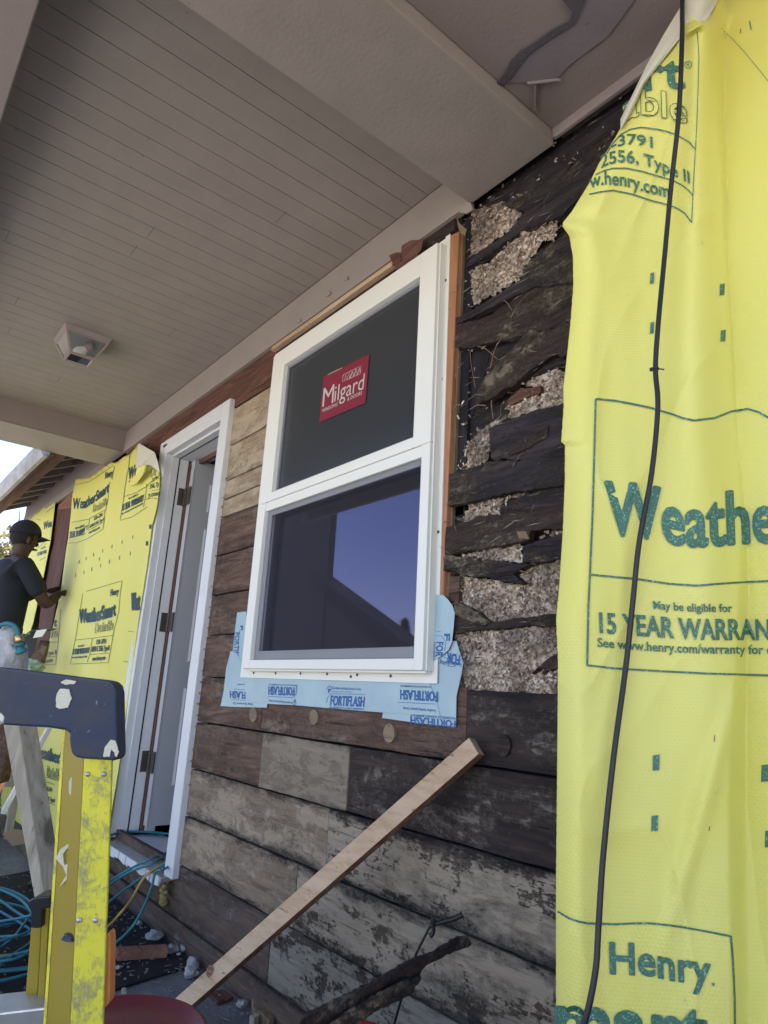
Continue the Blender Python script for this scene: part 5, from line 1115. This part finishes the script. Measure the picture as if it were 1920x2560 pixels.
b_ = B(); box(b_, cl_.x - .09, cl_.x + .09, cl_.y - .09, cl_.y + .09, cl_.z - .028, cl_.z - .0265); obj('reflector', b_, M['screenf'], lt)
# ============================================================ WORKMAN
man = thing('person', 'workman seen from behind in black cap and dark T-shirt, arms raised to the far opening', 'person', (-5.42, .90, .35))
Z0 = .35
def skin_obj(name, chains, mt, lvl=2, shade=True, label=None):
    """chains: list of lists of (point, radius); points shared by position are merged"""
    vs, es, rs, idx = [], [], [], {}
    for ch in chains:
        prev = None
        for p, r in ch:
            key = tuple(round(c_, 4) for c_ in p)
            if key not in idx: idx[key] = len(vs); vs.append(Vector(p) - man.location); rs.append(r)
            i = idx[key]
            if prev is not None and prev != i: es.append((prev, i))
            prev = i
    me = bpy.data.meshes.new(name); me.from_pydata(vs, es, []); o = bpy.data.objects.new(name, me); COL.objects.link(o); o.parent = man
    s = o.modifiers.new('skin', 'SKIN'); s.use_smooth_shade = True
    for i, r in enumerate(rs):
        me.skin_vertices[0].data[i].radius = r if isinstance(r, tuple) else (r, r)
    me.skin_vertices[0].data[0].use_root = True
    u_ = o.modifiers.new('sub', 'SUBSURF'); u_.levels = lvl; u_.render_levels = lvl
    me.materials.append(mt); return o
def mp(r_, f_, z): # right, forward, height in the man's own frame (he faces the wall, a little to the left)
    th = math.radians(104); fw = Vector((math.cos(th), math.sin(th), 0)); rt = Vector((math.sin(th), -math.cos(th), 0))
    p = Vector((-5.42, .90, 0)) + rt * r_ + fw * f_; p.z = Z0 + z; return tuple(p)
sp0 = mp(0, 0, .93); neck = mp(0, .02, 1.47); hd0 = mp(0, .045, 1.575)
body = [[(sp0, (.15, .11)), (mp(0, .01, 1.08), (.135, .10)), (mp(0, .0, 1.25), (.165, .115)), (mp(0, -.01, 1.38), (.15, .10)), (mp(0, .005, 1.45), .07), (neck, .056), (mp(0, .03, 1.53), .062), (mp(0, .04, 1.60), (.083, .098)), (mp(0, .04, 1.68), (.082, .098)), (mp(0, .035, 1.735), .05)]]
for sd_, el, wr in ((1, mp(.25, .16, 1.13), mp(.13, .30, 1.25)), (-1, mp(-.27, .14, 1.16), mp(-.11, .31, 1.28))):
    body.append([(mp(0, -.01, 1.38), (.15, .10)), (mp(.165 * sd_, -.005, 1.40), .062), (mp(.205 * sd_, .01, 1.36), .058), (el, .043), (wr, .030)])
    body.append([(sp0, (.15, .11)), (mp(.09 * sd_, 0, .86), .098), (mp(.10 * sd_, .02, .48), .066), (mp(.10 * sd_, -.01, .30), .058), (mp(.11 * sd_, -.02, .08), .042), (mp(.12 * sd_, .02, .05), .045), (mp(.13 * sd_, .14, .035), .035)])
bo = skin_obj('body', body, M['skin'])
shirt = [[(mp(0, .0, .80), (.19, .14)), (mp(0, .0, .93), (.185, .14)), (mp(0, .01, 1.08), (.18, .135)), (mp(0, .0, 1.25), (.205, .15)), (mp(0, -.01, 1.38), (.18, .125)), (mp(0, .003, 1.455), .082)]]
for sd_ in (1, -1): shirt.append([(mp(0, -.01, 1.38), (.165, .112)), (mp(.165 * sd_, -.005, 1.40), .073), (mp(.21 * sd_, .012, 1.35), .070), (mp(.245 * sd_, .12, 1.19), .068)])
skin_obj('t_shirt', shirt, M['shirt'])
tr_ = [[(mp(0, 0, .97), (.158, .118)), (mp(0, 0, .90), (.165, .125))]]
for sd_ in (1, -1): tr_.append([(mp(0, 0, .90), (.165, .125)), (mp(.095 * sd_, 0, .80), .108), (mp(.10 * sd_, .02, .48), .080), (mp(.11 * sd_, -.02, .09), .062)])
skin_obj('trousers', tr_, M['pants'])
for sd_, wr in ((1, mp(.13, .30, 1.25)), (-1, mp(-.11, .31, 1.28))):
    w_ = Vector(wr); fw = Vector(mp(0, 1, 0)) - Vector(mp(0, 0, 0)); rt = Vector(mp(1, 0, 0)) - Vector(mp(0, 0, 0)); up = Vector((0, 0, 1)); ch = [[(tuple(w_), (.028, .02)), (tuple(w_ + fw * .05), (.040, .018)), (tuple(w_ + fw * .09), (.040, .016))]]
    for k, l in enumerate((.060, .070, .066, .052)):
        b0 = w_ + fw * .09 + up * (.030 - .020 * k); ch.append([(tuple(w_ + fw * .09), (.040, .016)), (tuple(b0), .0095), (tuple(b0 + fw * l * .5 - rt * sd_ * .012), .009), (tuple(b0 + fw * l * .75 - rt * sd_ * .035), .008)])
    ch.append([(tuple(w_ + fw * .05), (.040, .018)), (tuple(w_ + fw * .07 + up * .035 - rt * sd_ * .02), .010), (tuple(w_ + fw * .10 + up * .04 - rt * sd_ * .04), .009)])
    skin_obj('hand', ch, M['skin'], 1)
# face details: nose, ears
b_ = B()
for c_, s3_ in ((mp(0, .128, 1.592), (.012, .014, .018)), (mp(.083, .03, 1.60), (.012, .02, .032)), (mp(-.083, .03, 1.60), (.012, .02, .032)), (mp(0, .112, 1.552), (.024, .010, .009)), (mp(.032, .112, 1.625), (.010, .006, .006)), (mp(-.032, .112, 1.625), (.010, .006, .006))):
    r = bmesh.ops.create_icosphere(b_, subdivisions=2, radius=1)
    for v in r['verts']: v.co = Vector(c_) + Vector((v.co.x * s3_[1], v.co.y * s3_[0] * 1.3, v.co.z * s3_[2]))
obj('face', b_, M['skin'], man, smooth=True)
hc = Vector(mp(0, .035, 1.645)); fw = (Vector(mp(0, 1, 0)) - Vector(mp(0, 0, 0))).normalized(); rt = (Vector(mp(1, 0, 0)) - Vector(mp(0, 0, 0))).normalized()
b_ = B()
def ell(b_, c, a, b2, cz, zlo, n=24, m_=10):
    rings = []
    for j in range(m_ + 1):
        ph = math.asin(max(-1, min(1, zlo))) + (math.pi / 2 - math.asin(zlo)) * j / m_
        rings.append([b_.verts.new(c + rt * a * math.cos(ph) * math.cos(q) + fw * b2 * math.cos(ph) * math.sin(q) + Vector((0, 0, cz * math.sin(ph)))) for q in [2 * math.pi * k / n for k in range(n)]])
    for i in range(m_):
        for k in range(n): b_.faces.new((rings[i][k], rings[i][(k + 1) % n], rings[i + 1][(k + 1) % n], rings[i + 1][k]))
ell(b_, hc, .096, .113, .118, .05)
obj('cap', b_, M['capm'], man, smooth=True)
b_ = B()
grid(b_, lambda i, j: hc + rt * ((i - .5) * .16) + fw * (.095 + j * .085 * math.sqrt(max(.05, 1 - (2 * i - 1) ** 2 * .8))) + Vector((0, 0, .012 - .02 * (2 * i - 1) ** 2 - .012 * j)), 12, 6)
o = obj('cap_brim', b_, M['capm'], man, smooth=True); s = o.modifiers.new('solid', 'SOLIDIFY'); s.thickness = .004
b_ = B(); ell(b_, hc + Vector((0, 0, -.01)), .090, .104, .10, -.75); bmesh.ops.delete(b_, geom=[v for v in b_.verts if (v.co - hc).dot(fw) > .03 or v.co.z > hc.z + .03], context='VERTS'); obj('hair', b_, M['hair'], man, smooth=True)
b_ = B(); lathe(b_, [(.165, 0), (.172, .003), (.172, .035), (.165, .038)], mp(0, 0, .93), 32)
for v in b_.verts:
    d = v.co - Vector(mp(0, 0, .93)); v.co -= fw * d.dot(fw) * .26
obj('belt', b_, M['belt'], man)
# nail gun he holds, with its hose
ng = thing('nail_gun', 'dark nail gun held up against the opening by the workman', 'nail gun', Vector(mp(.06, .50, 1.27)))
b_ = B(); g = Vector(mp(.03, .48, 1.27)); beam(b_, g, g + fw * .16 + Vector((0, 0, .03)), rt * .028, (0, 0, .035)); obj('motor_housing', b_, M['black'], ng, bevel=.01)
b_ = B(); beam(b_, g + Vector((0, 0, -.03)), g - fw * .03 + Vector((0, 0, -.15)), rt * .016, fw * .02); obj('grip', b_, M['black'], ng, bevel=.006)
b_ = B(); beam(b_, g + fw * .12 + Vector((0, 0, -.02)), g + fw * .15 + Vector((0, 0, -.16)), rt * .012, fw * .018); obj('magazine', b_, M['alu'], ng, bevel=.003)
b_ = B(); tube(b_, [g - fw * .03 + Vector((0, 0, -.15)), g - fw * .12 + Vector((0, 0, -.28)), Vector(mp(.25, .05, .9)), Vector(mp(.3, -.05, .4)), Vector(mp(.4, -.1, 0.0))], .006, 8, smooth=6); tag(obj('air_hose', b_, M['hose']), 'teal hose trailing down from the nail gun of the workman', 'hose', HG)
# hose with brass fitting over the white rag, nearer the viewer
b_ = B(); hp = [atD(u, v, 1.78) for u, v in c7((-120, 330), (0, 328), (60, 312), (110, 318), (150, 345), (175, 385), (185, 430))]; tube(b_, hp, .006, 10, smooth=5)
hh = obj('air_hose', b_, M['hose']); tag(hh, 'teal hose with a brass coupling arching over the white rag at the left edge', 'hose', HG)
b_ = B(); tube(b_, [atD(u, v, 1.78) for u, v in c7((184, 425), (192, 470), (198, 500))], .0115, 8, smooth=1); obj('coupling', b_, M['brass'], hh)
b_ = B(); tube(b_, [atD(u, v, 1.78) for u, v in c7((196, 500), (200, 530), (205, 560), (215, 600))], lambda t: .012 + .004 * math.sin(t * 9), 10, smooth=3); obj('quick_connect', b_, M['hose'], hh)
b_ = B(); r = bmesh.ops.create_icosphere(b_, subdivisions=4, radius=1); c0 = atD(12, 1640, 1.80)
for v in b_.verts:
    q = v.co.copy(); k = 1 + noise.noise(q * 1.6) * .3 + noise.noise(q * 4) * .12; v.co = c0 + Vector((q.x * .055, q.y * .05, q.z * .085)) * k + Vector((0, 0, -.01))
o = obj('rag', b_, M['plaster'], smooth=True); tag(o, 'crumpled dusty white rag bundle behind the blue ladder top', 'rag')
# platform under the workman
pf = thing('work_platform', 'low plank platform the workman stands on, hidden behind the ladder', 'platform', (-5.5, .85, 0))
b_ = B(); box(b_, -6.3, -4.95, .62, 1.15, .315, .35); obj('deck', b_, M['lumber_grey'], pf, bevel=.003)
for x in (-6.25, -5.05):
    for y in (.66, 1.08): b_ = B(); box(b_, x, x + .05, y, y + .04, 0, .3145); obj('leg', b_, M['lumber_grey'], pf)
# small jumble beneath the opening: wooden offcut and crumpled wrap
b_ = B(); f = [atD(u, v, 4.4) for u, v in c7((395, 475), (470, 480), (440, 620), (400, 740), (250, 725), (330, 600))]; hexa(b_, f, [p + back * .04 for p in f]); tag(obj('wood_scrap', b_, M['sheath'], bevel=.004), 'weathered offcut standing against the wrap beside the workman', 'wood scrap')
b_ = B(); r = bmesh.ops.create_icosphere(b_, subdivisions=3, radius=1); c0 = atD(72, 1668, 4.2)
for v in b_.verts: q2 = v.co.copy(); v.co = c0 + Vector((q2.x * .13, q2.y * .08, q2.z * .05)) * (1 + noise.noise(q2 * 2.5) * .5)
tag(obj('wrap_scrap', b_, paint('greenish plastic scrap', (.30, .42, .30), .5, .3)), 'crumpled pale green plastic scrap above the blue ladder top', 'plastic scrap')
# paper with print at the workman's side
b_ = B(); f = [atD(u, v, 4.5) for u, v in c7((360, 380), (465, 365), (415, 440), (325, 455))]; hexa(b_, f, [p + back * .003 for p in f]); tag(obj('paper_sheet', b_, M['white']), 'pale paper sheet tucked beside the opening next to the workman', 'paper')
# ============================================================ TREES AND NEIGHBOUR HOUSE
def tree(c, h, r, label, n, mt='leaf', seed=1, ls=.09):
    rn = random.Random(seed); t = thing('tree', label, 'tree', c, 'trees beyond the house'); c = Vector(c)
    b_ = B(); tube(b_, [c, c + Vector((.1, .05, h * .3)), c + Vector((-.1, .1, h * .62)), c + Vector((0, 0, h * .9))], lambda q: h * .028 * (1.05 - q), 8)
    tips = []
    for k in range(16):
        z = h * rn.uniform(.28, .8); a = rn.uniform(0, 6.28); l = r * rn.uniform(.5, .95); s_ = c + Vector((0, 0, z)); e_ = s_ + Vector((math.cos(a) * l, math.sin(a) * l, l * rn.uniform(.2, .7))); tips.append((s_, e_)); tube(b_, [s_, s_.lerp(e_, .5) + Vector((0, 0, .1)), e_], lambda q: h * .009 * (1.1 - q), 5, smooth=2)
    obj('trunk', b_, M['bark'], t); b_ = B(); sd3 = Vector((seed * 7.1, 0, 0))
    k = 0
    while k < n:
        d = Vector((rn.gauss(0, 1), rn.gauss(0, 1), rn.gauss(0, 1))).normalized() * (rn.random() ** .45); p = c + Vector((d.x * r, d.y * r, h * .6 + d.z * h * .42))
        if noise.noise(p * 1.1 + sd3) < -.05: k += .3; continue
        q = Matrix.Rotation(rn.uniform(0, 6.28), 3, Vector((rn.gauss(0, 1), rn.gauss(0, 1), rn.gauss(0, 1))).normalized()); s_ = ls * rn.uniform(.5, 1.2)
        b_.faces.new([b_.verts.new(p + q @ Vector(v)) for v in ((-s_, 0, 0), (0, -s_ * .5, 0), (s_, 0, s_ * .2), (0, s_ * .5, 0))]); k += 1
    obj('crown', b_, M[mt], t)
tree((-15.5, 2.6, -.06), 4.2, 2.2, 'leafy sunlit tree past the far end of the house, nearest the workman', 14000, seed=3, ls=.07)
tree((-21.5, 3.1, -.06), 4.8, 2.4, 'leafy tree further back behind the sunlit one', 9000, seed=8, ls=.08)
def conifer(c, h, r, label, seed):
    rn = random.Random(seed); t = thing('conifer', label, 'tree', c, 'conifers behind the viewer'); c = Vector(c); b_ = B(); tube(b_, [c, c + Vector((0, 0, h * .97))], lambda q: h * .016 * (1.05 - q), 6); obj('trunk', b_, M['bark'], t); b_ = B()
    for k in range(2600):
        z = rn.random() ** .8; rr_ = r * (1 - z) * rn.uniform(.2, 1) + .05; a = rn.uniform(0, 6.28); p = c + Vector((math.cos(a) * rr_, math.sin(a) * rr_, h * (.08 + .92 * z) - rr_ * .35)); s_ = .16; d = Vector((math.cos(a), math.sin(a), -.35)) * s_; n_ = Vector((-math.sin(a), math.cos(a), 0)) * s_ * .35
        b_.faces.new([b_.verts.new(v) for v in (p - d, p - n_, p + d, p + n_)])
    obj('crown', b_, M['conifer'], t)
conifer((-19.5, -14.2, -.06), 3.9, 1.2, 'dark conifer mirrored low in the right of the lower window pane', 2); conifer((-18.2, -14.6, -.06), 3.4, 1.1, 'smaller dark conifer mirrored at the right edge of the lower window pane', 5)
nb = thing('neighbour_house', 'dark neighbouring house mirrored in the lower pane, added tall block beside its falling roof slope', 'house', (-20, -12, -.06))
b_ = B(); hexa(b_, [(-19.4, -10, -.06), (-12.5, -10, -.06), (-12.5, -10, 1.3), (-19.4, -10, 4.75)], [(-19.4, -10.4, -.06), (-12.5, -10.4, -.06), (-12.5, -10.4, 1.3), (-19.4, -10.4, 4.75)]); bmesh.ops.recalc_face_normals(b_, faces=b_.faces); obj('wall', b_, M['siding'], nb)
b_ = B(); hexa(b_, [(-19.5, -9.7, 4.86), (-12.0, -9.7, 1.12), (-12.0, -9.7, 1.30), (-19.5, -9.7, 5.04)], [(-19.5, -10.5, 4.86), (-12.0, -10.5, 1.12), (-12.0, -10.5, 1.30), (-19.5, -10.5, 5.04)]); bmesh.ops.recalc_face_normals(b_, faces=b_.faces); obj('roof', b_, M['shingle'], nb)
b_ = B(); box(b_, -44, -18.75, -10.2, -9.95, -.06, 11.5); obj('wall', b_, M['siding'], nb)  # tall block added out of view to darken the pane's left reflection
b_ = B(); box(b_, -44.5, -18.7, -10.3, -9.85, 11.5, 11.8); obj('roof', b_, M['shingle'], nb)
